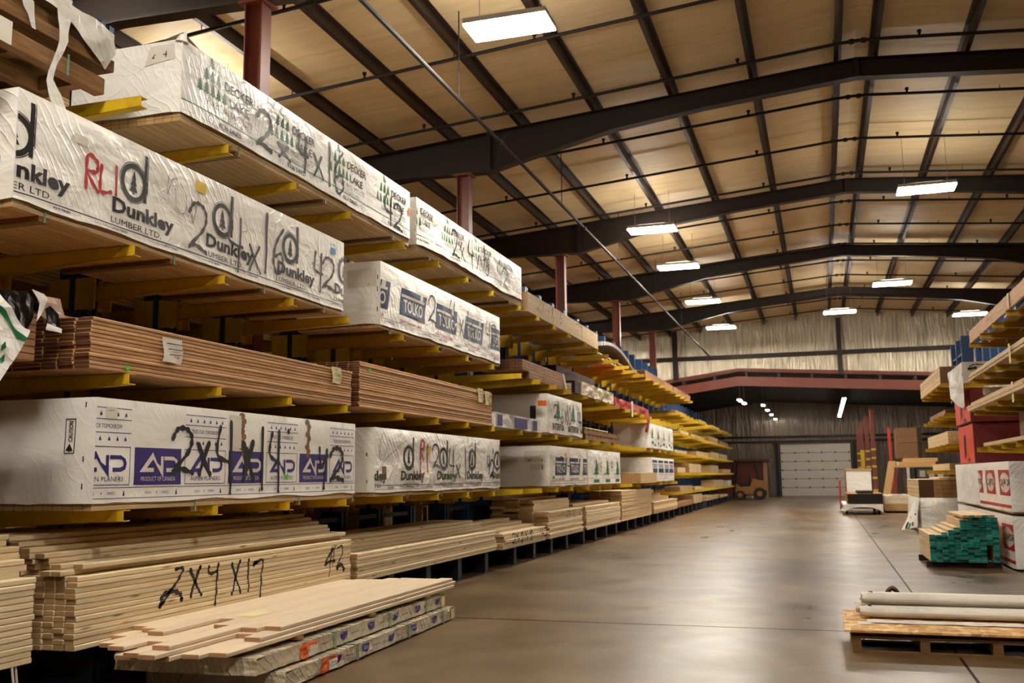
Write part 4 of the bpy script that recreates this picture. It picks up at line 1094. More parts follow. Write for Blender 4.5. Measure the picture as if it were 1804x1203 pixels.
# the pile beside the camera, the sprayed pile, and those after it
pile('near end stack', -5.06, 1.2, 4.25, BT, [14, 17, 19, 21, 21, 21], 0.089, 0.038, 'spf', 'lumber_board', 'board', show=1, jy=0.012, seed=1, steps_y=0.05)
r1 = pile('sprayed two-by-four stack', -5.1, 5.88, 4.27, BT, [13, 14, 15, 17, 18, 19, 20, 20, 20, 20, 20, 20], 0.089, 0.038, 'spf', 'lumber_board', 'board', show=9, jy=0.008, jx=0.005, seed=2, steps_y=0.10)
P = Print()
P.stroke('spray', [(1.10,.47),(1.20,.47),(1.16,.40),(1.05,.30),(0.95,.22)], 0.03); P.stroke('spray', [(0.92,.20),(0.95,.27),(1.06,.30),(1.17,.27),(1.19,.22)], 0.045)
P.spray('spray', 'x', 1.30, 0.23, 0.16, 0.23, 0.035); P.stroke('spray', [(1.56,.45),(1.58,.39),(1.69,.40)], 0.03); P.stroke('spray', [(1.70,.46),(1.69,.30),(1.67,.12)], 0.03)
P.spray('spray', 'x', 1.91, 0.18, 0.15, 0.28, 0.03); P.stroke('spray', [(2.18,.46),(2.19,.18)], 0.028, False); P.stroke('spray', [(2.27,.40),(2.33,.43),(2.43,.43),(2.41,.30),(2.39,.08)], 0.03); P.disc('spray', 2.31, 0.42, 0.05, 0.02)
P.stroke('spray', [(3.84,.44),(3.72,.36),(3.66,.28),(3.74,.31),(3.88,.31)], 0.032); P.stroke('spray', [(3.80,.46),(3.75,.16)], 0.02, False); P.stroke('spray', [(3.87,.46),(3.83,.26)], 0.016, False)
P.stroke('spray', [(3.93,.44),(4.03,.46),(4.05,.38),(3.96,.28),(3.92,.24)], 0.022); P.stroke('spray', [(3.92,.23),(4.02,.26),(4.08,.20)], 0.05)
spray_rows(r1, 0.038, P, 5.9, 0.31)
lay('lumber_board', 'board', 'loose board lying askew on the ledge of the sprayed two-by-four stack', 'boards of the sprayed two-by-four stack', -5.115, 5.96, BT+14*0.0398+0.001, 0.089, 0.038, 4.15, 'spf', 0.006)
pile('plain stack past the sprayed one', -5.1, 10.32, 5.05, BT+0.02, [8, 8, 9, 11, 12, 12, 12, 12, 12, 12, 12, 12], 0.089, 0.038, 'spf', 'lumber_board', 'board', show=1, jy=0.03, seed=3, steps_y=0.06, Lj=0.15)
r3 = pile('low plank stack with black figures', -5.08, 15.66, 2.6, BT, [5, 6, 7, 8], 0.235, 0.05, 'spf', 'lumber_board', 'board', show=1, jy=0.06, jx=0.015, seed=4, steps_y=0.06)
P = Print(); 
for ch, u in zip('2x10x10 42', (0.5, 0.72, 0.95, 1.02, 1.25, 1.5, 1.6, 0, 2.25, 2.5)):
    if ch != ' ': P.spray('spray', ch, u, 0.07, 0.16, 0.16, 0.03)
spray_rows(r3, 0.05, P, 15.6, BT)
r4 = pile('stepped plank stack', -5.1, 18.45, 2.8, BT, [10, 14, 15, 16], 0.285, 0.05, 'spf', 'lumber_board', 'board', show=1, jy=0.06, jx=0.02, seed=5, steps_y=0.06)
P = Print()
for k, ch in enumerate('2x10'): P.spray('spray', ch, 1.5+0.2*k, 0.36, 0.16, 0.12, 0.02)
for k, ch in enumerate('12'): P.spray('spray', ch, 2.5+0.2*k, 0.36, 0.16, 0.12, 0.02)
spray_rows(r4, 0.05, P, 18.35, BT)
pile('even plank stack', -5.1, 21.6, 3.85, BT, [10, 11, 11, 11], 0.285, 0.05, 'spf', 'lumber_board', 'board', show=1, jy=0.04, jx=0.02, seed=6)
pile('highest plank stack', -5.1, 25.75, 4.7, BT, [19, 19, 19], 0.285, 0.04, 'plank', 'lumber_board', 'board', show=1, jy=0.03, jx=0.008, seed=7)
pile('pale spread plank stack', -5.1, 30.75, 5.2, BT, [7, 9, 11, 13], 0.285, 0.05, 'plank', 'lumber_board', 'board', show=1, jy=0.08, jx=0.02, seed=8, steps_y=0.2)
for x0, y0, z, L, n in ((-5.1, 36.3, BT, 5.0, 0), (-5.15, 44.0, BT, 4.2, 1), (-5.1, 53.5, BT, 3.0, 2)):
    pass
o = STUFF.build('lumber_boards', 'spf'); o['kind'] = 'stuff'; o['label'] = 'inner boards of the stacks on the lowest rack level'; o['category'] = 'boards'
STUFF = MB()
# cedar decking on the second level
pile('near cedar stack', -5.1, 5.9, 4.22, 2.322, [13, 13, 14, 14, 13, 13, 13, 13], 0.14, 0.028, 'cedar', 'cedar_board', 'board', show=99, jy=0.014, jx=0.006, seed=11)
pile('second cedar stack', -5.1, 10.32, 4.82, 2.322, [18, 18, 18, 18, 18, 18, 18, 18], 0.14, 0.028, 'cedar', 'cedar_board', 'board', show=99, jy=0.02, jx=0.006, seed=12)
def tagpaper(name, label, x, y0, y1, z0, z1, mat, marks=0, lean=0.0):
    mb = MB(); mb.grid(lambda a, s: (x+0.004+0.012*math.sin(a*5+s*4)*(1-s), y0+a*(y1-y0)+0.01*math.sin(s*5), z0+s*(z1-z0)), 5, 6); mb.open = True
    o = mb.build(name, mat, None, True); tag(o, label, 'label')
    if marks:
        P = Print()
        for k in range(marks): P.stroke('ink', [(0.03+0.02*k, (z1-z0)*(0.75-0.22*k)), (y1-y0-0.03, (z1-z0)*(0.78-0.22*k))], 0.008, False)
        P.finish(o, lambda u, v, l: (x+0.02+l, y0+u, z0+v), LAYER, {'ink': 'handwriting_lettering'}, 0, y1-y0, 0, z1-z0, 0)
    return o
tagpaper('paper_label', 'crumpled white paper stapled to the near cedar stack', -5.09, 6.72, 6.98, 2.46, 2.66, 'paper', 3)
o = tagpaper('paper_label', 'yellow handwritten tag hanging on the far end of the near cedar stack', -5.085, 9.62, 9.84, 2.54, 2.72, 'yellowpaper')
P = Print(); P.text('ink', '14', 0.05, 0.13, h=0.035); P.text('ink', 'CEDAR', 0.03, 0.075, w=0.15, h=0.035); P.text('ink', 'DECK', 0.05, 0.02, w=0.11, h=0.035)
P.finish(o, lambda u, v, l: (-5.07+l, 9.62+u, 2.54+v), LAYER, {'ink': 'handwriting_lettering'}, 0, 0.22, 0, 0.18, 0)
tagpaper('paper_label', 'yellow tag on the second cedar stack, nearer of its two', -5.085, 14.42, 14.66, 2.66, 2.88, 'yellowpaper', 3)
tagpaper('paper_label', 'yellow tag on the second cedar stack, farther of its two', -5.085, 14.76, 14.98, 2.64, 2.86, 'yellowpaper', 3)
o = MB().tube([(-5.093, 6.31, 2.36), (-5.084, 6.31, 2.36)], 0.02, 14).build('sticker', 'greendot'); tag(o, 'round bright green sticker low on the near cedar stack', 'sticker')
o = MB().tube([(-5.093, 10.58, 2.77), (-5.084, 10.58, 2.77)], 0.02, 14).build('sticker', 'greendot'); tag(o, 'small bright green sticker high on the second cedar stack', 'sticker')

# ------------------------------------------------------------------ banded units without a wrap
def unit(label, x, y0, L, z0, H, depth=1.1, rows='rows', straps=(0.25, 0.75), group='bare banded units on the racks', rz=0.0, name='lumber_unit', strapmat='strap', marks=None, droop=0.0, fb=0.0, cat='lumber'):
    t = thing(name, label, cat, (x, y0, z0), rz, group)
    if droop:
        mb = MB(); n = 10
        for k in range(n):
            a, b = k/n, (k+1)/n; za, zb = -droop*max(0, abs(a-0.5)*2-0.3)**2, -droop*max(0, abs(b-0.5)*2-0.3)**2
            mb.add([(-depth, a*L, za), (0, a*L, za), (0, a*L, H+za), (-depth, a*L, H+za), (-depth, b*L, zb), (0, b*L, zb), (0, b*L, H+zb), (-depth, b*L, H+zb)],
                   [(0,1,5,4), (1,2,6,5), (2,3,7,6), (3,0,4,7)] + ([(0,3,2,1)] if k == 0 else []) + ([(4,5,6,7)] if k == n-1 else []))
        mb.build('board_unit', rows, t)
    else:
        MB().box(-depth, 0, 0, L, 0, H, 0.006).build('board_unit', rows, t)
    for s in straps:
        y = s*L; e = 0.003
        MB().box(-depth-e, e, y-0.008, y+0.008, H, H+e).box(0, e, y-0.008, y+0.008, -0.0012, H).box(-depth-e, -depth, y-0.008, y+0.008, -0.0012, H).box(-depth-e, e, y-0.008, y+0.008, -0.0012, 0).build('strap', strapmat, t)
    if marks:
        P = Print(); marks(P); P.finish(t, lambda u, v, l: (l+0.001, u, v), LAYER, NAMES, 0.01, L-0.01, 0.01, H-0.01, 0)
    return t
def m_raw(P):
    for k, ch in enumerate('2x4x16'): P.spray('spray', ch, 0.6+0.34*k, 0.12, 0.26, 0.26, 0.02)
    P.stroke('spray', [(3.8,.3),(4.1,.34),(4.4,.22)], 0.02)
unit('pale raw unit on the top level right behind the crumpled wrap', -5.1, 17.3, 6.0, 4.552, 0.37, rows='rows_pale', straps=(0.3, 0.72), marks=m_raw)
unit('long reddish beam unit on the top level, nearer one', -5.2, 30.6, 6.0, 4.552, 0.24, rows='rows_red', straps=(0.4, 0.7), strapmat='whitestrap')
unit('paler beam unit after the reddish one on the top level', -5.2, 36.7, 4.9, 4.552, 0.24, rows='rows_cedar', straps=(0.1, 0.6), strapmat='whitestrap')
# packs on the third level
def t_tag(P): pass
unit('lower brown board pack on the third level, set out at the front', -5.2, 17.7, 3.2, 3.332, 0.13, 0.9, 'rows_cedar', (0.3,))
unit('upper brown board pack with a hanging white tag, third level', -5.22, 17.3, 3.1, 3.465, 0.2, 0.85, 'rows_cedar', (0.15, 0.5))
o = MB().prism([(20.05, 3.66), (20.2, 3.64), (20.42, 3.36), (20.3, 3.34)], 'x', -5.17, -5.165).build('paper_label', 'paper'); tag(o, 'white paper tag dangling from the upper brown board pack', 'label')
unit('dark film covered beam pack on the third level, behind the brown boards', -5.55, 21.0, 3.9, 3.66, 0.3, 0.8, 'rows_brown', (0.2, 0.85), strapmat='strap')
unit('dark beam pack lying under the film covered one', -5.5, 21.0, 3.9, 3.332, 0.3, 0.85, 'rows_brown', (0.3,))
# plastic shrouded pack and red film
def soft(name, label, cat, x, y0, L, z0, H, depth, mat, seed, amp=0.05, group=None, parts=None, rz=0.0, nseg=None):
    """a pack under loose film: crumpled skin over its top and sides"""
    t = thing(name, label, cat, (x, y0, z0), rz, group); S = seed*7.3
    def q(a, b, k):
        return amp*(noise.noise(Vector((a*3.1, b*4.3, S+k)))+0.6*noise.noise(Vector((a*8, b*9, S+k+4))))
    mb = MB(); mb.open = True; nu = nseg or max(8, int(L/0.1)); nv = 6
    e = lambda s: max(0, min(1, s*6))*max(0, min(1, (1-s)*6))
    mb.grid(lambda a, s: (q(a*L, s*H, 0)*e(a)*e(s), a*L, s*H), nu, nv)
    mb.grid(lambda a, s: (-depth+a*depth, -q(a*depth, s*H, 1)*e(a)*e(s), s*H), 8, nv)
    mb.grid(lambda a, s: (-a*depth, L+q(a*depth, s*H, 2)*e(a)*e(s), s*H), 8, nv)
    mb.grid(lambda a, s: (-depth, L-a*L, s*H), 2, 2)
    mb.grid(lambda a, s: (-s*depth, a*L, H-abs(q(a*L, s*depth, 3))*e(a)*e(s)), nu, 8)
    mb.grid(lambda a, s: (-depth+s*depth, a*L, 0), 2, 2)
    mb.build('film_cover', mat, t, True)
    return t
t = soft('film_covered_pack', 'brown pack with torn clear film over its face, third level', 'lumber', -5.15, 21.7, 3.6, 3.332, 0.3, 0.33, 'plastic', 3, 0.07, 'film covered packs on the third level')
MB().box(-0.33, -0.02, -0.55, -0.01, 0.0, 0.28, 0.01).build('board_unit', 'rows_brown', t)
MB().add([(-0.28, -0.553, 0.1), (-0.1, -0.553, 0.1), (-0.1, -0.553, 0.22), (-0.28, -0.553, 0.22)], [(0, 1, 2, 3)]).build('paper_label', 'paper', t)
t = soft('film_covered_pack', 'pack in bright red film with its loose end hanging over the wrap below', 'lumber', -5.2, 25.7, 4.9, 3.332, 0.24, 0.8, 'redwrap', 5, 0.06, 'film covered packs on the third level')
mb = MB(); mb.open = True
mb.grid(lambda a, s: (0.03+0.07*math.sin(s*3)+0.03*noise.noise(Vector((a*4, s*4, 2))), 4.35+a*0.62-0.15*(1-s)*a, 0.2-0.72*(1-s)), 8, 10)
mb.build('film_flap', 'redwrap', t, True)
MB().box(0.03, 0.05, 2.2, 2.36, -0.16, 0.28).build('strap', 'whitestrap', t)
unit('thin brown boards lying on the red film pack', -5.5, 27.2, 3.2, 3.63, 0.06, 0.5, 'rows_cedar', ())
# bent grey sheets over the top arms
t = thing('sheet_bundle', 'bundle of long grey sheets bending down over the top arms', 'sheets', (-5.35, 24.0, 4.552), 0)
mb = MB(); n = 18; Ls = 6.4; wd = 0.95
def zs(a): return 0.16 + 0.30*math.sin(PI*min(1, a*1.25))*(1 if a < 0.8 else 1) - 0.62*max(0, a-0.72)**1.3*2.2
vs = []; fs = []
for k in range(n+1):
    a = k/n; z = max(0.012, zs(a)) if a < 0.9 else max(0.012, zs(a))
    vs += [(-wd, a*Ls, z), (0, a*Ls, z), (0, a*Ls, z+0.09), (-wd, a*Ls, z+0.09)]
for k in range(n):
    b = 4*k
    for i in range(4): fs.append((b+i, b+(i+1) % 4, b+4+(i+1) % 4, b+4+i))
fs += [(0, 3, 2, 1), (4*n, 4*n+1, 4*n+2, 4*n+3)]
mb.add(vs, fs).build('sheets_slab', 'greysheet', t)
for y in (0.9, 1.25, 4.6):
    z = zs(y/Ls); MB().box(-wd-0.004, 0.006, y-0.03, y+0.03, z+0.092, z+0.098).box(0.002, 0.008, y-0.03, y+0.03, z-0.01, z+0.095).build('strap', 'whitestrap', t)
fr = MB()
for z in (0.0, 0.2):
    fr.box(-0.75, -0.05, 0.6, 5.2, z, z+0.03)
for k in range(8):
    fr.box(-0.09, -0.05, 0.6+k*0.62, 0.64+k*0.62, 0.03, 0.2); fr.box(-0.75, -0.71, 0.6+k*0.62, 0.64+k*0.62, 0.03, 0.2)
t2 = thing('wooden_crate_frame', 'open yellowish wooden frame under the bent grey sheets', 'crate', (-5.4, 24.2, 4.552)); 
MB().box(-0.75, -0.05, 0.6, 5.0, 0.0, 0.03).build('bottom_rail', 'plank', t2); MB().box(-0.75, -0.05, 0.6, 4.2, 0.12, 0.145).build('top_rail', 'plank', t2)
for k in range(7): MB().box(-0.09, -0.05, 0.62+k*0.58, 0.66+k*0.58, 0.03, 0.12).build('stile', 'plank', t2)
# purple and white pack between the cedar and the pale wrap
t = soft('film_covered_pack', 'low pack in purple and white film past the second cedar stack', 'lumber', -5.1, 15.35, 2.7, 2.322, 0.24, 0.9, 'tarp', 9, 0.03)
for a, b in ((0.0, 0.25), (0.95, 1.7), (2.1, 2.35)): MB().box(0.028, 0.036, a+0.02, b, 0.02, 0.2).build('printed_panel', 'purple', t)
# wooden pallets lying on the second level
def pallet(label, x, y0, W_, L, z0, mat='old', group=None, name='pallet', rz=0.0, H=0.14, nb=7):
    """deck boards across, three stringers along y"""
    t = thing(name, label, 'pallet', (x, y0, z0), rz, group)
    for k in range(3):
        c = -W_ + 0.045 + k*(W_-0.09)/2
        MB().box(c-0.022, c+0.022, 0, L, 0.02, H-0.02).build('stringer', mat, t)
    for k in range(nb):
        y = k*(L-0.1)/(nb-1); MB().box(-W_, 0, y, y+0.1, H-0.0195, H).build('deck_board', mat, t)
    for k in range(3):
        y = k*(L-0.1)/2; MB().box(-W_, 0, y, y+0.1, 0, 0.0195).build('bottom_board', mat, t)
    return t
pallet('lower brown pallet lying between the two wraps, second level', -5.2, 22.3, 1.1, 3.9, 2.322, 'old', 'pallets on the second level', nb=10)
pallet('upper brown pallet lying between the two wraps, second level', -5.25, 22.4, 1.0, 3.8, 2.466, 'old', 'pallets on the second level', nb=9)
unit('curved pale board lying on the upper pallet', -5.3, 22.6, 2.6, 2.612, 0.03, 0.8, 'rows_pale', ())
# raw planks before the far small-logo wrap
unit('short raw plank unit standing before the far navy logo wrap', -4.95, 27.9, 0.0+2.8, 1.282, 0.30, 0.7, 'rows_pale', ())
# timber pack with torn cover at the near end of the top level
def sheet(name, mat, parent, poly, x, amp=0.03, seed=0, o=(0, 0, 0), lean=0.0):
    """a slack piece of film with the outline POLY (y, z), rumpled towards the aisle"""
    P = Print(); P.poly('paper', [(a-o[1], b-o[2]) for a, b in poly]); V, F = P.d['paper']
    P.d = {mat: (V, F)}
    us = [v[0] for v in V]; vs = [v[1] for v in V]; vm = min(vs)
    P.finish(parent, lambda u, v, l: (x-o[0]+amp*(noise.noise(Vector((u*4, v*4, seed)))+0.5*noise.noise(Vector((u*11, v*11, seed+3))))+lean*(max(vs)-v), u, v), {}, {mat: name}, min(us)-1, max(us)+1, min(vs)-1, max(vs)+1, 0.05, 0.05)
t = thing('timber_pack', 'old timber pack with torn white cover hanging down, nearest on the top level', 'lumber', (-5.38, 1.3, 4.552)); TO = (-5.38, 1.3, 4.552)
for k, x in enumerate((0.0, -0.45, -0.88)):
    MB().box(x-0.1, x, 0.0, 4.95-0.1*(k > 0), 0.03, 0.165, 0.006).build('runner', 'old', t)
for y in (0.4, 1.7, 3.0, 4.3): MB().box(-1.0, -0.16, y, y+0.1, 0.167, 0.255).build('cross_board', 'old', t)
for y in (2.3, 4.72): MB().box(-0.96, -0.11, y, y+0.09, 0.04, 0.16).build('cross_board', 'old', t)
for k in range(3):
    MB().box(-1.0, (0.0, -0.03, -0.05)[k], 0, (5.05, 4.98, 4.94)[k], 0.257+k*0.103, 0.257+k*0.103+0.1, 0.005).build('timber_layer', 'old', t)
sheet('torn_cover', 'tarp', t, [(4.6, 5.14), (5.74, 5.14), (6.04, 5.14), (6.19, 5.14), (6.30, 5.11), (6.30, 4.94), (6.22, 4.78), (6.06, 4.86), (5.91, 4.94), (5.77, 5.02), (5.5, 5.05), (4.6, 5.04)], -5.345, 0.025, 2, TO)
MB().add([(-1.0, 3.3, 0.575), (0.02, 3.3, 0.575), (0.02, 4.98, 0.575), (-1.0, 4.98, 0.575)], [(0, 1, 2, 3)]).build('torn_cover', 'tarp', t)
sheet('torn_strip', 'tarp', t, [(5.62, 5.14), (5.65, 4.77), (5.585, 4.55), (5.55, 4.42), (5.57, 4.33), (5.66, 4.205), (5.80, 4.21), (5.70, 4.36), (5.615, 4.45), (5.64, 4.56), (5.74, 4.80), (5.77, 5.14)], -5.30, 0.02, 7, TO)
sheet('torn_strip', 'tarp', t, [(5.30, 5.0), (5.43, 4.98), (5.45, 4.86), (5.47, 4.78), (5.43, 4.78), (5.38, 4.86), (5.33, 4.9)], -5.34, 0.012, 9, TO)
MB().box(0.002, 0.006, 4.53, 4.55, 0.03, 0.2).build('strap', 'greenstrap', t)
MB().box(0.004, 0.012, 3.4, 3.98, 0.03, 0.205).build('white_card', 'paper', t)
# loose white and green wrap with black inside, left by the near cedar stack
FO = (-5.15, 1.4, 2.322)
t = thing('wrapped_lumber', 'half opened board unit with a torn white and green flap, beside the near cedar stack', 'lumber', FO)
MB().box(-1.1, 0, 0, 4.03, 0, 0.33, 0.006).build('board_unit', 'rows_cedar', t)
sheet('wrap_flap', 'wrap0', t, [(4.3, 2.74), (4.95, 2.70), (5.05, 2.63), (5.11, 2.56), (5.17, 2.51), (5.22, 2.50), (5.19, 2.44), (5.15, 2.36), (5.07, 2.24), (4.99, 2.14), (4.9, 2.06), (4.3, 1.9)], -5.0, 0.02, 1, FO)
for pl in ([(4.3, 2.80), (4.96, 2.62), (5.0, 2.60), (5.09, 2.49), (5.19, 2.445), (5.18, 2.42), (5.11, 2.43), (5.06, 2.49), (4.96, 2.58), (4.3, 2.7)], [(4.98, 2.37), (5.01, 2.40), (5.02, 2.36), (4.98, 2.33)], [(4.98, 2.28), (5.02, 2.32), (5.02, 2.27), (4.99, 2.25)], [(4.90, 2.42), (4.94, 2.46), (4.95, 2.40), (4.92, 2.36)]):
    sheet('printed_stripe', 'green', t, pl, -4.993, 0.02, 1, FO)
sheet('film_lining', 'blackfilm', t, [(4.3, 2.78), (4.95, 2.73), (5.20, 2.76), (5.28, 2.72), (5.27, 2.58), (5.22, 2.50), (5.17, 2.51), (5.11, 2.56), (5.05, 2.63), (4.95, 2.70), (4.3, 2.74)], -5.02, 0.03, 5, FO)
sheet('wrap_flap', 'wrap0', t, [(5.20, 2.775), (5.31, 2.76), (5.345, 2.73), (5.30, 2.62), (5.255, 2.56), (5.28, 2.70)], -4.985, 0.012, 3, FO)
sheet('film_lining', 'blackfilm', t, [(5.32, 2.66), (5.37, 2.69), (5.46, 2.64), (5.50, 2.55), (5.48, 2.53), (5.35, 2.56)], -4.99, 0.02, 8, FO)
sheet('wrap_flap', 'wrap0', t, [(5.345, 2.565), (5.48, 2.545), (5.48, 2.515), (5.335, 2.52)], -4.98, 0.008, 4, FO)
sheet('film_cover', 'pinkfilm', t, [(5.30, 2.76), (5.52, 2.765), (5.58, 2.65), (5.51, 2.63), (5.51, 2.58), (5.36, 2.62)], -5.05, 0.03, 6, FO)

# ------------------------------------------------------------------ stock on the far racks and behind
RF = random.Random(21)
far = [(0, 36.3, 4.9), (0, 42.0, 3.0), (0, 46.4, 5.2), (0, 52.6, 4.2), (0.872, 38.0, 3.6), (0.872, 42.2, 3.0), (0.872, 49.5, 4.4), (0.872, 54.2, 3.2), (1.592, 37.4, 2.2), (1.592, 40.3, 4.0), (1.592, 49.0, 2.8), (1.592, 54.0, 4.5),
       (2.322, 36.6, 3.4), (2.322, 43.0, 4.6), (2.322, 49.0, 3.6), (2.322, 54.0, 4.0), (3.082, 38.0, 2.4), (3.082, 41.5, 5.0), (3.082, 48.2, 4.4), (3.082, 53.4, 5.0), (3.852, 37.5, 3.0), (3.852, 44.2, 2.8), (3.852, 49.4, 4.0), (3.852, 55.6, 3.4)]
lvname = {0: 'on the base beams', 0.872: 'on the first arm tier', 1.592: 'on the second arm tier', 2.322: 'on the third arm tier', 3.082: 'on the fourth arm tier', 3.852: 'on the top arm tier'}
cnt = {}
for z, y, L in far:
    cnt[z] = cnt.get(z, 0)+1
    H = RF.choice((0.12, 0.2, 0.28, 0.36)); 
    if z == 3.852: H = 0.1
    unit('%s bare board unit %s of the dense racks near the forklift' % (ORD[cnt[z]-1], lvname[z]), -5.15-RF.uniform(0, 0.12), y, L, BT if z == 0 else z, H, RF.uniform(0.5, 0.95), RF.choice(('rows_pale', 'rows', 'rows_cedar', 'rows_pale')), (0.3, 0.7), 'far board units of the dense racks')
soft('film_covered_pack', 'pale film covered pack on the first arm tier at the far end of the racks', 'lumber', -5.2, 54.6+3.0, 1.7, 0.872, 0.3, 0.8, 'tarp', 15, 0.05)
# stock on the back side of the long rack, seen through its gaps; enlarged to block light from behind
cnt = {}
for lv in (BT, 1.282, 2.322, 3.332, 4.552):
    for k in range(6):
        cnt[lv] = cnt.get(lv, 0)+1
        y = 1.45 + 5.2*k + RF.uniform(-0.1, 0.1); L = RF.uniform(4.6, 4.95); H = RF.uniform(0.6, 0.82)
        if lv == 3.332 and k in (3, 4): H = 0.4
        unit('%s board unit on the back side of the long rack, %s' % (ORD[k], {BT: 'lowest level', 1.282: 'second level up', 2.322: 'third level up', 3.332: 'fourth level up', 4.552: 'top level'}[lv]), -6.98, y, L, lv, H, 1.08, RF.choice(('rows_pale', 'rows', 'rows')), (0.3, 0.7), 'board units behind the long rack')

# ------------------------------------------------------------------ fir boards on two film packs, on the floor in front
def film_pack(label, y0, L, z0, x=-3.9, W_=1.15, H=0.12, labs=(), seed=1):
    t = thing('film_wrapped_board_pack', label, 'lumber', (x, y0, z0), 0.03, 'film wrapped packs under the fir boards'); S = seed*5.1
    MB().box(-W_+0.02, -0.02, 0.03, L-0.03, 0.004, H-0.006).build('board_unit', 'rows_pale', t)
    mb = MB(); mb.open = True
    def f(a, s): 
        y = a*L; e = min(1, a*30, (1-a)*30)
        return (0.012*noise.noise(Vector((y*5, s*3, S)))+0.014*noise.noise(Vector((y*16, s*7, S+2)))-0.03*(1-e), y, 0.003+s*(H-0.003)*(0.72+0.28*e)+0.0)
    mb.grid(f, 60, 5)
    mb.grid(lambda a, s: (-s*W_, a*L, H+0.006*noise.noise(Vector((a*L*5, s*6, S+7)))*min(1, s*8)), 60, 8)
    mb.grid(lambda a, s: (-W_+a*W_, 0.02*noise.noise(Vector((a*9, s*6, S+4)))-0.03*(1-abs(2*a-1)), 0.003+s*(H-0.003)), 14, 4)
    mb.grid(lambda a, s: (-a*W_, L+0.02*noise.noise(Vector((a*9, s*6, S+5))), 0.003+s*(H-0.003)), 14, 4)
    w = mb.build('film_cover', 'plastic', t, True)
    P = Print()
    k = 0.75
    while k < L-0.3:
        P.poly('purple', [(k, 0.1), (k+0.14, 0.1), (k+0.125, 0.05), (k+0.07, 0.03), (k+0.015, 0.05)]); P.rect('ink', k+0.22, 0.062, k+0.36, 0.068); P.text('ink', 'K', k-0.12, 0.04, h=0.035); k += 0.56
    for u in labs:
        P.rect('orangetag', u, 0.008, u+0.13, 0.112); P.rect('paper', u+0.135, 0.012, u+0.27, 0.085); P.rect('orangetag', u+0.135, 0.085, u+0.27, 0.112)
        for q in range(5): P.rect('ink', u+0.04+q*0.012, 0.03, u+0.047+q*0.012, 0.09)
        for q in range(3): P.rect('ink', u+0.15, 0.03+q*0.016, u+0.25, 0.034+q*0.016)
    P.finish(w, lambda u, v, l: (f(u/L, v/H)[0]+0.004+l, u, v), LAYER, {'orangetag': 'orange_label', 'paper': 'paper_label', 'purple': 'printed_logo', 'ink': 'printed_lettering'}, 0.02, L-0.02, 0.004, H-0.004, 0.06, 0.03)
    for y in (1.2, 2.35, 3.3):
        MB().box(0.014, 0.017, y-0.02, y+0.02, 0.0, H).box(-W_, 0.017, y-0.02, y+0.02, H+0.006, H+0.009).build('strap', 'greenstrap', t)
    MB().box(0.012, 0.018, L-0.13, L-0.04, 0.01, H-0.01).build('paper_label', 'yellowpaper', t)
    return t
film_pack('lower film wrapped pack on the floor under the fir boards', 6.45, 3.68, 0.012, -3.74, labs=(0.55,), seed=1)
for y in (6.8, 8.3, 9.7): pass
o = MB().box(-5.0, -3.85, 6.9, 6.98, 0.134, 0.142).build('bearer_strip', 'bearer'); tag(o, 'thin bearer strip between the two film packs, nearer', 'strip', 'bearer strips of the fir boards')
o = MB().box(-5.0, -3.9, 9.2, 9.28, 0.134, 0.142).build('bearer_strip', 'bearer'); tag(o, 'thin bearer strip between the two film packs, farther', 'strip', 'bearer strips of the fir boards')
film_pack('upper film wrapped pack directly under the fir boards', 6.2, 3.86, 0.146, -3.82, labs=(0.62,), seed=2)
for y, nm in ((6.9, 'nearest'), (8.2, 'middle'), (9.5, 'farthest')):
    o = MB().box(-5.05, -3.9, y, y+0.09, 0.278, 0.302).build('bearer_strip', 'bearer'); tag(o, '%s bearer strip right under the fir boards' % nm, 'strip', 'bearer strips of the fir boards')
fir = [ # x front, y0, length, layer, width
 (-3.92, 5.98, 4.34, 0, .14), (-4.065, 5.88, 4.45, 0, .14), (-4.21, 5.76, 4.5, 0, .14), (-4.355, 5.92, 4.2, 0, .14), (-4.50, 5.74, 4.4, 0, .14), (-4.645, 6.0, 4.1, 0, .14), (-4.79, 6.1, 4.0, 0, .14), (-4.94, 6.2, 3.9, 0, .14),
 (-3.93, 6.42, 3.95, 1, .14), (-4.075, 6.55, 3.75, 1, .14), (-4.22, 5.62, 4.7, 1, .14), (-4.365, 5.66, 4.55, 1, .14), (-4.51, 6.1, 4.2, 1, .14), (-4.655, 5.86, 4.3, 1, .14), (-4.80, 5.95, 4.1, 1, .14), (-4.945, 6.25, 3.75, 1, .14),
 (-3.94, 6.72, 3.6, 2, .14), (-4.085, 6.62, 3.62, 2, .14), (-4.23, 5.78, 4.45, 2, .14), (-4.375, 6.7, 3.55, 2, .14), (-4.52, 7.0, 3.2, 2, .14), (-4.665, 6.3, 3.75, 2, .14), (-4.81, 6.42, 3.6, 2, .14), (-4.955, 6.5, 3.45, 2, .14)]
lay_n = ['bottom', 'middle', 'top']; c_ = [0, 0, 0]
for x, y, L, l, w_ in fir:
    c_[l] += 1
    lay('fir_board', 'board', '%s pale fir board from the aisle in the %s layer of the floor pile' % (ORD[c_[l]-1], lay_n[l]), 'fir boards on the floor', x, y, 0.303+l*0.0345, w_, 0.034, L, 'fir', RNG.uniform(-0.0006, 0.0006))
o = MB().box(-4.62, -4.42, 7.12, 7.42, 0.4075, 0.409).build('paper_label', 'yellowpaper'); o.rotation_euler = (0, 0, 0); tag(o, 'cream paper sheet lying on the fir boards', 'label')
o = MB().box(-3.905, -3.895, 8.72, 8.9, 0.36, 0.372).build('wood_splinter', 'fir'); tag(o, 'small split sliver sticking out of the fir pile edge', 'splinter')
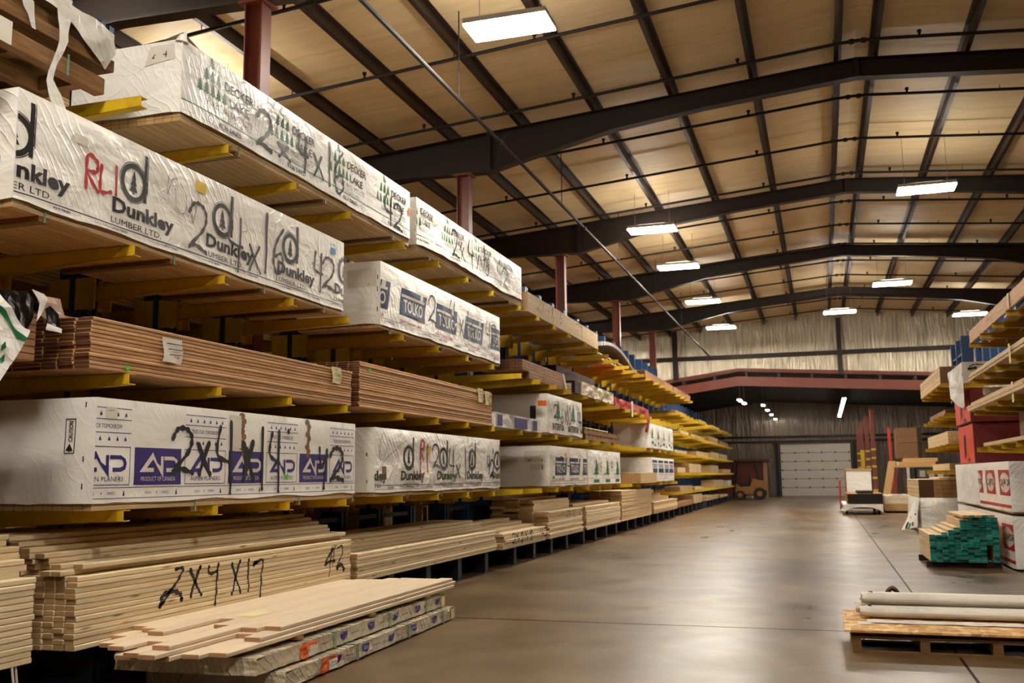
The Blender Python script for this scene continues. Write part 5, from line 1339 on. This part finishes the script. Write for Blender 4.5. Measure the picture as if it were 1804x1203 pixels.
# hanging cords below the near stack
for k, x in enumerate((-5.07, -5.1)):
    o = MB().tube([(x, 5.3+0.06*k, 0.32), (x+0.02, 5.31+0.06*k, 0.16), (x+0.01, 5.33+0.06*k, 0.0)], 0.008, 6).build('hanging_cord', 'whitestrap'); tag(o, '%s pale cord hanging from the near stack to the floor' % ('nearer' if k == 0 else 'farther'), 'cord')

# ------------------------------------------------------------------ pallet with strand board and rolled membrane, right of the aisle
t = thing('pallet', 'long pallet under the strand board, near the camera', 'pallet', (0.16, 9.02, 0))
for k, x in enumerate((0.0, 0.53, 1.08, 1.62, 2.16)):
    MB().box(x, x+(0.075 if k else 0.07), 0.0, 1.15, 0.02, 0.12).build('stringer', 'old', t)
for k in range(6):
    y = k*0.21; MB().box(-0.005, 2.3, y, y+0.1, 0.1205, 0.142).build('deck_board', 'old', t)
for k in range(3):
    y = k*0.52; MB().box(0.0, 2.28, y, y+0.09, 0, 0.0195).build('bottom_board', 'old', t)
o = MB().box(0.10, 2.6, 8.98, 10.3, 0.176, 0.194).build('strand_board', 'osb'); tag(o, 'tan strand board sheet lying on the long pallet', 'board')
Pz = Print(); Pz.rect('paper', 0, 0, 0.11, 0.12); Pz.rect('ink', 0.01, 0.03, 0.03, 0.09); Pz.rect('ink', 0.055, 0.04, 0.095, 0.06)
Pz.finish(o, lambda u, v, l: (0.22+u, 9.32+v*1.4, 0.194+l), LAYER, NAMES, 0, 0.11, 0, 0.12, 0)
for k, x in enumerate((0.25, 1.2, 2.2)):
    o = MB().box(x, x+0.09, 9.05, 10.15, 0.1425, 0.1755).build('bearer_strip', 'bearer'); tag(o, '%s spacer strip between the pallet and the strand board' % ('first', 'middle', 'last')[k], 'strip', 'spacer strips under the strand board')
def roll(label, y, z, r, x0, L, mat='tarp', seed=0, flat=0.72):
    t = thing('membrane_roll', label, 'roll', (x0, y, z), 0, 'white rolls on the strand board')
    mb = MB(); mb.open = True; n = 20
    def f(a, s):
        th = 2*PI*s; q = 1+0.035*noise.noise(Vector((a*L*2.2, math.cos(th)*1.5, math.sin(th)*1.5+seed)))
        return (a*L+0.02*noise.noise(Vector((s*7, seed, 1)))*(1 if a < 0.02 else 0), -r*math.cos(th)*q, r*flat*(1+math.sin(th)*q))
    mb.grid(f, 40, n)
    mb.build('membrane', mat, t, True)
    MB().tube([(0.015, 0, r*flat), (0.05, 0, r*flat)], [r*0.75, r*0.8], 12).build('core_end', 'blackfilm', t)
    mb = MB(); mb.open = True
    mb.grid(lambda a, s: (-0.05+0.09*a+0.03*noise.noise(Vector((a*5, s*6, seed))), -r*math.cos(2*PI*s)*1.02*(0.8+0.25*a), r*flat*(1+math.sin(2*PI*s)*(0.8+0.25*a))), 4, 14)
    mb.build('torn_end', mat, t, True)
    return t
roll('front lower dirty white roll on the strand board', 9.74, 0.207, 0.072, 0.30, 2.2, 'rollfilm', 1)
roll('back lower dirty white roll on the strand board', 9.95, 0.207, 0.08, 0.27, 2.2, 'rollfilm', 2)
roll('top white roll lying across the two lower rolls', 9.84, 0.312, 0.074, 0.32, 2.2, 'rollfilm', 3)
o_t = thing('film_sheet', 'flat white film sheet spread in front of the rolls', 'sheet', (0.3, 9.42, 0.195))
mb = MB(); mb.open = True
mb.grid(lambda a, s: (a*2.2, s*0.2, 0.006+0.006*noise.noise(Vector((a*14, s*3, 5)))), 40, 4); mb.build('film', 'wrap3', o_t, True)
mb = MB(); mb.open = True
mb.grid(lambda a, s: (0.46+0.27*a, 10.75+0.12*s, 0.0+0.37*math.sin(PI*a)**0.5+0.012*math.sin(s*5)), 14, 5)
o = mb.build('rubber_strip', mat_plain('brown rubber strip', '#4a2f18', 0.4, var=0.2), None, True); sm = o.modifiers.new('thick', 'SOLIDIFY'); sm.thickness = 0.035
tag(o, 'brown curled strip arching up from the floor behind the white rolls', 'strip')

# ------------------------------------------------------------------ teal ended boards
R = random.Random(5)
hs = [11, 11, 12, 13, 14, 17, 17, 18, 18, 18, 18]
nb = 0
for c in range(len(hs)):
    for r in range(hs[c]):
        if c == 9 and r < 7: continue
        x = 1.55 + 0.092*c; z = 0.092 + r*0.0388
        lab = 'teal painted board end, %s column from the aisle, %s up from the floor' % (ORD[c], ORD[r])
        lay('teal_ended_board', 'board', lab, 'teal ended boards', x+0.09, 17.2+R.uniform(-0.05, 0.04), z, 0.089, 0.038, 1.9, 'teal'); nb += 1
for k in range(5):
    lay('teal_ended_board', 'board', 'loose board laid across the top of the teal ended stack, %s from the aisle' % ORD[k], 'teal ended boards', 2.12+0.1*k, 17.0+0.05*k, 0.092+18*0.0388+0.002, 0.089, 0.038, 1.9, 'teal' if k % 2 else 'plank')
for k, y in enumerate((17.35, 18.7)):
    o = MB().box(1.5, 2.6, y, y+0.09, 0, 0.09).build('bearer', 'darkwood'); tag(o, '%s dark bearer on the floor under the teal ended boards' % ('near', 'far')[k], 'bearer', 'bearers of the teal ended boards')

# ------------------------------------------------------------------ white and red wrapped units on the right
def front_mirror(fn, L):
    return fn
wrap_bundle('upper white wrapped unit with red logo squares, right of the aisle', 2.72, 20.05, 3.2, 0.86, 0.80, 1.2, 0.03, 51, 0.02, front_canfor, None, 'wrap0', rz=PI, hem=0.01, group='white and red wrapped units')
wrap_bundle('lower white wrapped unit with red logo squares, on the floor right of the aisle', 2.72, 20.05, 3.2, 0.02, 0.80, 1.2, 0.01, 53, 0.02, front_canfor, None, 'wrap0', rz=PI, hem=0.008, group='white and red wrapped units')
wrap_bundle('upper plain white wrapped unit behind the red logo units, under the orange red packs', 2.74, 23.5, 3.4, 0.86, 0.80, 1.2, 0.03, 57, 0.02, None, None, 'wrap2', rz=PI, hem=0.01, group='white and red wrapped units')
wrap_bundle('lower plain white wrapped unit behind the red logo units, on the floor', 2.74, 23.5, 3.4, 0.02, 0.80, 1.2, 0.01, 59, 0.02, None, None, 'wrap2', rz=PI, hem=0.008, group='white and red wrapped units')
def red_pack(label, x, y0, z0, L, H, D=1.12):
    t = thing('film_wrapped_panel_pack', label, 'panel pack', (x, y0, z0), PI, 'orange red panel packs')
    MB().box(-D, 0, 0, L, 0, H, 0.02).build('panel_stack', 'darkred', t)
    mb = MB(); mb.open = True; mb.grid(lambda a, s: (0.004+0.004*noise.noise(Vector((a*5, s*5, 3))), 0.02+a*(L-0.04), 0.02+s*(H-0.04)), 12, 6); w = mb.build('lit_printed_side', 'orangelit', t, True)  # this side carries the lit tone, the box behind it the shaded one
    P = Print()
    P.rect('ink', L*0.42, H*0.25, L*0.5, H*0.75); P.rect('ink', L*0.4, H*0.15, L*0.44, H*0.68); P.rect('ink', L*0.6, H*0.08, L*0.75, H*0.14); P.rect('ink', L*0.62, H*0.02, L*0.72, H*0.055)
    P.finish(w, lambda u, v, l: (0.012+l, u, v), LAYER, NAMES, 0, L, 0, H, 0)
    MB().box(-D-0.004, 0.014, L-0.5, L-0.46, H, H+0.004).build('strap', 'strap', t)
    return t
red_pack('lower orange red panel pack standing on the white wrapped units', 2.84, 23.4, 1.664, 2.2, 0.80)
red_pack('upper orange red panel pack under the white tarp', 2.80, 23.3, 2.475, 2.2, 0.66)
t = thing('tarp', 'white tarp with black lettering draped over the orange red packs', 'tarp', (2.72, 20.95, 3.14))
mb = MB(); mb.open = True
mb.grid(lambda a, s: (-0.03+0.05*math.sin(a*7)*(1-s)+0.02*noise.noise(Vector((a*6, s*5, 1))), a*2.3, 0.5-(0.5+0.22+0.14*math.sin(a*6))*(1-s)), 18, 12)
mb.grid(lambda a, s: (-0.03+a*1.3, -0.02+0.03*math.sin(a*9)*(1-s), 0.5-0.42*(1-s)*(1-0.55*a)), 14, 6)
mb.grid(lambda a, s: (-0.03+s*1.3, a*2.3, 0.5+0.03*noise.noise(Vector((a*5, s*5, 8)))*min(1, s*6, a*6)), 16, 8)
w = mb.build('cover', 'tarp', t, True)
P = Print(); P.stroke('spray', [(0.10,.40),(0.18,.44),(0.34,.43),(0.36,.34),(0.33,.28)], 0.022); P.stroke('spray', [(0.08,.36),(0.2,.375)], 0.045); P.stroke('spray', [(0.22,.38),(0.2,.3)], 0.016, False)
P.finish(w, lambda u, v, l: (u, -0.055-l, v), LAYER, NAMES, 0, 2, -0.2, 0.5, 0)
t = thing('membrane_roll', 'white rolled tarp lying across the arms beside the orange red packs', 'roll', (2.95, 20.3, 3.02))
mb = MB(); mb.open = True; mb.grid(lambda a, s: (a*1.2, 0.09*math.cos(2*PI*s)*(1+0.2*noise.noise(Vector((a*6, s*4, 2)))), 0.09*math.sin(2*PI*s)*(1+0.2*noise.noise(Vector((a*6, s*4, 6))))), 16, 12); mb.build('membrane', 'tarp', t, True)
# right hand racks: arms point to the aisle
LA = [1.95, 2.63, 3.21, 3.9]
make_rack('cantilever rack right of the aisle, carrying the pairs of long pale boards', 4.17, 20.0, 4, LA, PI, step=1.3, h=5.5, base=False, group='cantilever racks right of the aisle')
make_rack('cantilever rack right of the aisle behind the orange red packs', 4.17, 29.65, 7, [1.55, 2.15, 2.85, 3.55], PI, step=1.22, h=5.5, base=False, skip=[(i, l) for i in (5, 6) for l in (1.55, 2.15, 2.85, 3.55)], group='cantilever racks right of the aisle')
make_rack('bare blue rack uprights right of the aisle, last before the gable', 4.17, 34.8, 3, [], PI, step=1.22, h=5.6, group='cantilever racks right of the aisle')
def plank(label, x, y, z, w_, h, L, mat='plank', yaw=0.0, group='long pale boards on the rack right of the aisle'):
    return lay('long_board', 'board', label, group, x, y, z, w_, h, L, mat, yaw)
plank('broad dark edged board standing on edge on the top arms, right of the aisle', 2.80, 14.6, 3.905, 0.04, 0.235, 5.6, 'cedar')
plank('inner long board lying on the top arms, right of the aisle', 3.1, 14.4, 3.902, 0.2, 0.04, 5.4)
plank('lower pale board of the front pair on the third arm level', 2.92, 14.8, 3.212, 0.2, 0.045, 5.7)
plank('upper pale board of the front pair on the third arm level', 2.90, 14.6, 3.259, 0.19, 0.045, 5.7)
plank('third pale board on top of the front pair, third arm level', 2.92, 14.7, 3.306, 0.19, 0.04, 5.5)
plank('lower pale board of the front set on the second arm level', 2.90, 14.6, 2.632, 0.24, 0.05, 5.8)
plank('middle pale board of the front set on the second arm level', 2.88, 14.9, 2.684, 0.22, 0.05, 5.6)
plank('upper pale board of the front set on the second arm level', 2.90, 14.7, 2.736, 0.2, 0.05, 5.5)
plank('pale board on the lowest arms right of the aisle', 2.95, 14.8, 1.952, 0.2, 0.06, 4.6)
for z, nm in ((3.902, 'top'), (3.212, 'third'), (2.632, 'second')):
    for k in range(3): plank('%s inner plank covering the %s arm level right of the aisle' % (ORD[k], nm), 3.34+0.28*k, 14.5+0.1*k, z, 0.26, 0.045, 5.7, 'old', group='inner planks on the rack right of the aisle')
for k, (y, z0, z1, l) in enumerate(((15.9, 4.13, 3.92, 'board standing on edge on the top arms'), (15.75, 3.36, 3.08, 'pale boards of the third arm level'), (15.75, 2.80, 2.50, 'pale boards of the second arm level'))):
    o = MB().box(2.68+0.0, 2.684, y, y+0.13, z1, z0).build('paper_label', 'yellowpaper'); 
    if k == 0: o.location.x = 0.06
    tag(o, 'cream paper tag hanging from the %s' % l, 'label')
unit('rough brown panel stack on the lowest arms right of the aisle', 3.1, 17.9, 3.4, 2.015, 0.45, 0.8, 'cardboard', (), rz=PI)
bpy.data.objects['lumber_unit'].name = bpy.data.objects['lumber_unit'].name
unit('banded unit of dark ended beams on the top arms, right of the aisle', 2.72, 29.9, 4.9, 3.552, 0.42, 0.9, 'rows_darkend', (0.5,), rz=PI, strapmat='whitestrap')
unit('low unit of mixed boards on the third arm tier, right rack before the gable', 2.85, 29.2, 3.6, 2.852, 0.14, 0.7, 'rows_cedar', (), rz=PI)
unit('pale unit of small pieces on the second arm tier, right rack before the gable', 2.8, 29.6, 4.6, 2.152, 0.3, 0.85, 'rows_pale', (), rz=PI)
unit('pale stepped unit on the lowest arm tier, right rack before the gable', 2.85, 29.3, 3.8, 1.552, 0.16, 0.85, 'rows_pale', (), rz=PI)
# dark ended stack on a white wrapped unit, by the right racks
wrap_bundle('creased white unit with a loose black and green flap, under the dark ended boards', 2.24, 30.1, 3.6, 0.09, 0.79, 1.3, 0.01, 61, 0.05, None, None, 'wrap3', rz=PI, hem=0.01)
t = thing('wrap_flap', 'loose white flap with black and green streaks hanging off the creased white unit', 'wrap', (2.2, 26.4, 0))
mb = MB(); mb.open = True
mb.grid(lambda a, s: (0.0-0.30*(1-s)*(0.3+a)+0.03*noise.noise(Vector((a*5, s*6, 3))), -0.03+a*0.9, 0.12*(1-a)*(1-s)+0.05+s*0.78), 8, 8); w = mb.build('film_cover', 'tarp', t, True)
for q, ink in ((0.25, 'blackfilm'), (0.45, 'green'), (0.62, 'blackfilm')):
    m2 = MB(); m2.open = True; m2.grid(lambda a, s: (-0.012-0.30*(1-s)*(0.3+q+0.12*a)+0.03*noise.noise(Vector(((q+0.12*a)*5, s*6, 3))), -0.03+(q+0.12*a)*0.9, 0.1+s*0.6), 2, 8); m2.build('printed_streak', ink, t, True)
unit('dark ended board unit on the creased white unit right of the aisle', 2.58, 30.0, 3.5, 0.89, 0.44, 0.95, 'rows_dark', (), rz=PI)
unit('narrow unit with black brown ends beside the dark ended unit', 2.22, 30.0, 3.5, 0.89, 0.44, 0.355, 'rows_darkend', (), rz=PI)
for k in range(4):
    lay('long_board', 'board', '%s loose offcut board scattered on the dark ended unit' % ORD[k], 'offcuts on the dark ended unit', 2.9+0.22*k, 26.6+0.1*k, 1.332, 0.19, 0.045, 2.6, 'plank', 0.006*(k-1.5))
for k, y in enumerate((26.9, 29.4)):
    o = MB().box(2.26, 3.5, y, y+0.09, 0, 0.088).build('bearer', 'darkwood'); tag(o, '%s dark bearer on the floor under the creased white unit' % ('near', 'far')[k], 'bearer')

# ------------------------------------------------------------------ far right of the aisle
# platform cart
t = thing('platform_cart', 'low cart loaded with dark ended boards in the aisle', 'cart', (0.62, 38.4, 0))
MB().box(0.0, 1.36, 0.0, 4.6, 0.22, 0.28).build('deck', 'black', t)
for x in (0.12, 1.24):
    for y in (0.3, 4.3): MB().cyl((x-0.04, y, 0.11), 0.11, 0.08, 'x', 14).build('wheel', 'black', t)
mb = MB().tube([(-0.02, 4.62, 0.05), (-0.02, 4.62, 1.22)], 0.035, 8); mb.build('handle_post', 'redbright', t)
t = soft('film_covered_pack', 'white film covered slab on the low cart', 'lumber', 1.98, 38.35, 4.5, 0.282, 0.10, 1.36, 'tarp', 12, 0.03)
mb = MB(); mb.open = True; mb.grid(lambda a, s: (-1.36+1.36*a, -0.02, 0.1-0.3*(1-s)*(0.35+0.65*abs(2*a-1)**3)), 14, 4); mb.build('film_flap', 'tarp', t, True)
unit('dark ended board unit on the film covered slab of the cart', 2.0, 38.5, 4.2, 0.40, 0.36, 1.22, mat_rows('black ended boards', '#8a5c36', '#b98a58', '#0d0a08', 0.06, 0.1), ())
t = unit('rounded heap of black ended pieces on top of the cart load', 1.68, 38.6, 2.0, 0.762, 0.09, 0.55, 'rows_brown', ())
# white fronted crate behind the cart
t = thing('crate', 'white fronted crate with a wooden top rail, behind the cart', 'crate', (0.92, 45.6, 0))
MB().box(0.0, 1.02, 0.0, 1.2, 0.0, 1.62).build('crate_body', 'tarp', t); MB().box(-0.04, 1.06, -0.04, 1.24, 1.62, 1.70).build('top_rail', 'plank', t); MB().box(-0.06, -0.002, -0.04, 0.03, 0.0, 1.62).build('stile', 'bearer', t)
# film packs on the floor right of the cart
soft('film_covered_pack', 'upper pack in brownish film on the floor, right of the cart', 'lumber', 3.5, 40.2, 3.0, 0.36, 0.3, 1.35, 'plastic', 21, 0.05)
unit('lower white fronted pack on the floor, right of the cart', 3.45, 40.1, 3.0, 0.08, 0.27, 1.3, 'rows_pale', (0.4,))
for k, y in enumerate((40.3, 42.6)):
    o = MB().box(2.16, 3.42, y, y+0.09, 0, 0.079).build('bearer', 'darkwood'); tag(o, '%s bearer under the white fronted pack' % ('near', 'far')[k], 'bearer')
# red upright, leaning boards and the red based machine
t = thing('steel_stanchion', 'bright red slanting steel post beside the leaning boards', 'post', (2.85, 47.0, 0))
MB().prism([(0, 0), (0.12, 0), (0.06, 3.5), (-0.06, 3.5)], 'y', 0, 0.1).build('shaft', 'redbright', t); MB().box(-0.1, 0.26, -0.1, 0.2, 0, 0.02).build('base_plate', 'redbright', t)
for k, (x, w_, m) in enumerate(((2.25, 0.3, 'plank'), (2.62, 0.07, 'cedar'))):
    o = MB().prism([(x, 0.0), (x+w_, 0.0), (x+w_+0.42, 2.0), (x+0.42, 2.0)], 'y', 45.4, 45.45).build('leaning_board', m); tag(o, ('wide pale board leaning by the red post', 'narrow brown board leaning by the red post')[k], 'board')
t = thing('panel_saw', 'machine with red base and dark grey panel below the brown stack', 'machine', (3.35, 45.0, 0))
MB().box(0, 1.9, 0, 0.9, 0, 0.95).build('base', 'redbright', t); MB().box(0.3, 1.8, 0.1, 0.8, 0.952, 1.7).build('cabinet', 'black', t)
mb = MB().box(0.4, 1.7, 0.05, 0.098, 1.0, 1.65); mb.build('control_panel', 'panelblue', t)
for x in (0.5, 0.85, 1.2): MB().box(x, x+0.22, 0.03, 0.049, 1.32, 1.58).build('screen_pane', 'paper', t)
MB().box(0.02, 0.12, 0.12, 0.3, 0.952, 2.0).build('column_stile', 'whitestrap', t)
t = thing('shelf_frame', 'long pale shelf under the brown board stacks', 'shelf', (2.75, 43.0, 0))
MB().box(0, 2.2, 0, 1.3, 1.72, 1.8).build('shelf_top', 'plank', t)
for x in (0.02, 2.1): MB().box(x, x+0.08, 0.6, 0.68, 0, 1.718).build('leg', 'darkred', t)
lay('long_board', 'board', 'lower thick pale plank on the long shelf', 'planks on the long shelf', 4.3, 43.1, 1.802, 1.4, 0.14, 1.1, 'plank'); lay('long_board', 'board', 'upper thick pale plank on the long shelf', 'planks on the long shelf', 4.4, 43.15, 1.944, 1.3, 0.14, 1.0, 'plank')
unit('lower of two blunt brown board stacks above the shelf', 3.85, 43.2, 1.0, 2.086, 0.62, 0.98, 'cardboard', (), cat='board stack', group='blunt brown board stacks')
unit('upper of two blunt brown board stacks above the shelf', 3.85, 43.2, 1.0, 2.712, 0.6, 0.98, 'cardboard', (), cat='board stack', group='blunt brown board stacks')

# ------------------------------------------------------------------ forklift and hoarding by the big door
t = thing('forklift', 'yellow and black forklift parked at the end of the long rack', 'forklift', (-5.2, 61.0, 0), 0)
MB().prism([(0.1, 0.35), (1.75, 0.3), (1.8, 1.05), (1.1, 1.25), (0.95, 0.8), (0.3, 0.75), (0.12, 0.9)], 'y', 0, 1.1).build('body', 'lifty', t)
MB().box(0.35, 0.9, 0.2, 0.9, 0.76, 1.0).build('seat', 'black', t); MB().box(0.85, 0.98, 0.2, 0.9, 0.8, 1.5).build('backrest', 'black', t)
for y in (0.05, 1.0):
    MB().tube([(0.05, y, 0.9), (0.15, y, 2.12)], 0.04, 6).build('guard_post', 'black', t); MB().tube([(1.45, y, 1.15), (1.25, y, 2.12)], 0.04, 6).build('guard_post', 'black', t)
mb = MB().box(0.05, 1.35, 0.0, 1.1, 2.12, 2.17); mb.build('guard_roof', 'black', t)
for x, r in ((0.35, 0.28), (1.5, 0.36)):
    for y in (-0.16, 1.0): 
        MB().cyl((x, y, r), r, 0.22, 'y', 20).build('wheel', 'black', t); MB().cyl((x, y-0.004 if y < 0 else y+0.22, r), r*0.45, 0.006, 'y', 14).build('hub', 'lifty', t)
mb = MB().box(-0.12, -0.04, 0.25, 0.33, 0.1, 2.4).box(-0.12, -0.04, 0.77, 0.85, 0.1, 2.4).box(-0.12, -0.04, 0.25, 0.85, 1.2, 1.28); mb.build('mast_frame', 'black', t)
for y in (0.3, 0.72): MB().box(-1.0, -0.122, y, y+0.1, 0.08, 0.12).build('fork', 'grey', t)
MB().tube([(0.42, 0.55, 1.1), (0.3, 0.55, 1.35)], 0.02, 6).build('steering_column', 'black', t); MB().tube([(0.3, 0.55+0.16*math.cos(2*PI*k/12), 1.36+0.1*math.sin(2*PI*k/12)) for k in range(13)], 0.015, 6).build('steering_wheel', 'black', t)
t = thing('hoarding', 'red brown wooden hoarding with a pale post, left of the big door', 'hoarding', (-6.8, 67.2, 0))
MB().box(0, 3.3, 0.1, 0.16, 0, 2.35).build('panel', 'shedred', t); MB().box(0.0, 3.5, -0.3, 0.4, 2.36, 2.5).build('top_board', 'cedar', t); MB().box(3.0, 3.25, -0.02, 0.09, 0, 2.34).build('post', 'plank', t)
o = MB().box(-4.9, -4.3, 63.0, 64.2, 0, 0.16, 0.02).build('floor_bundle', 'tarp'); tag(o, 'small white bundle on the floor before the forklift', 'bundle')
o = link('empty_probe', None); bpy.data.objects.remove(o)
bpy.context.view_layer.update()
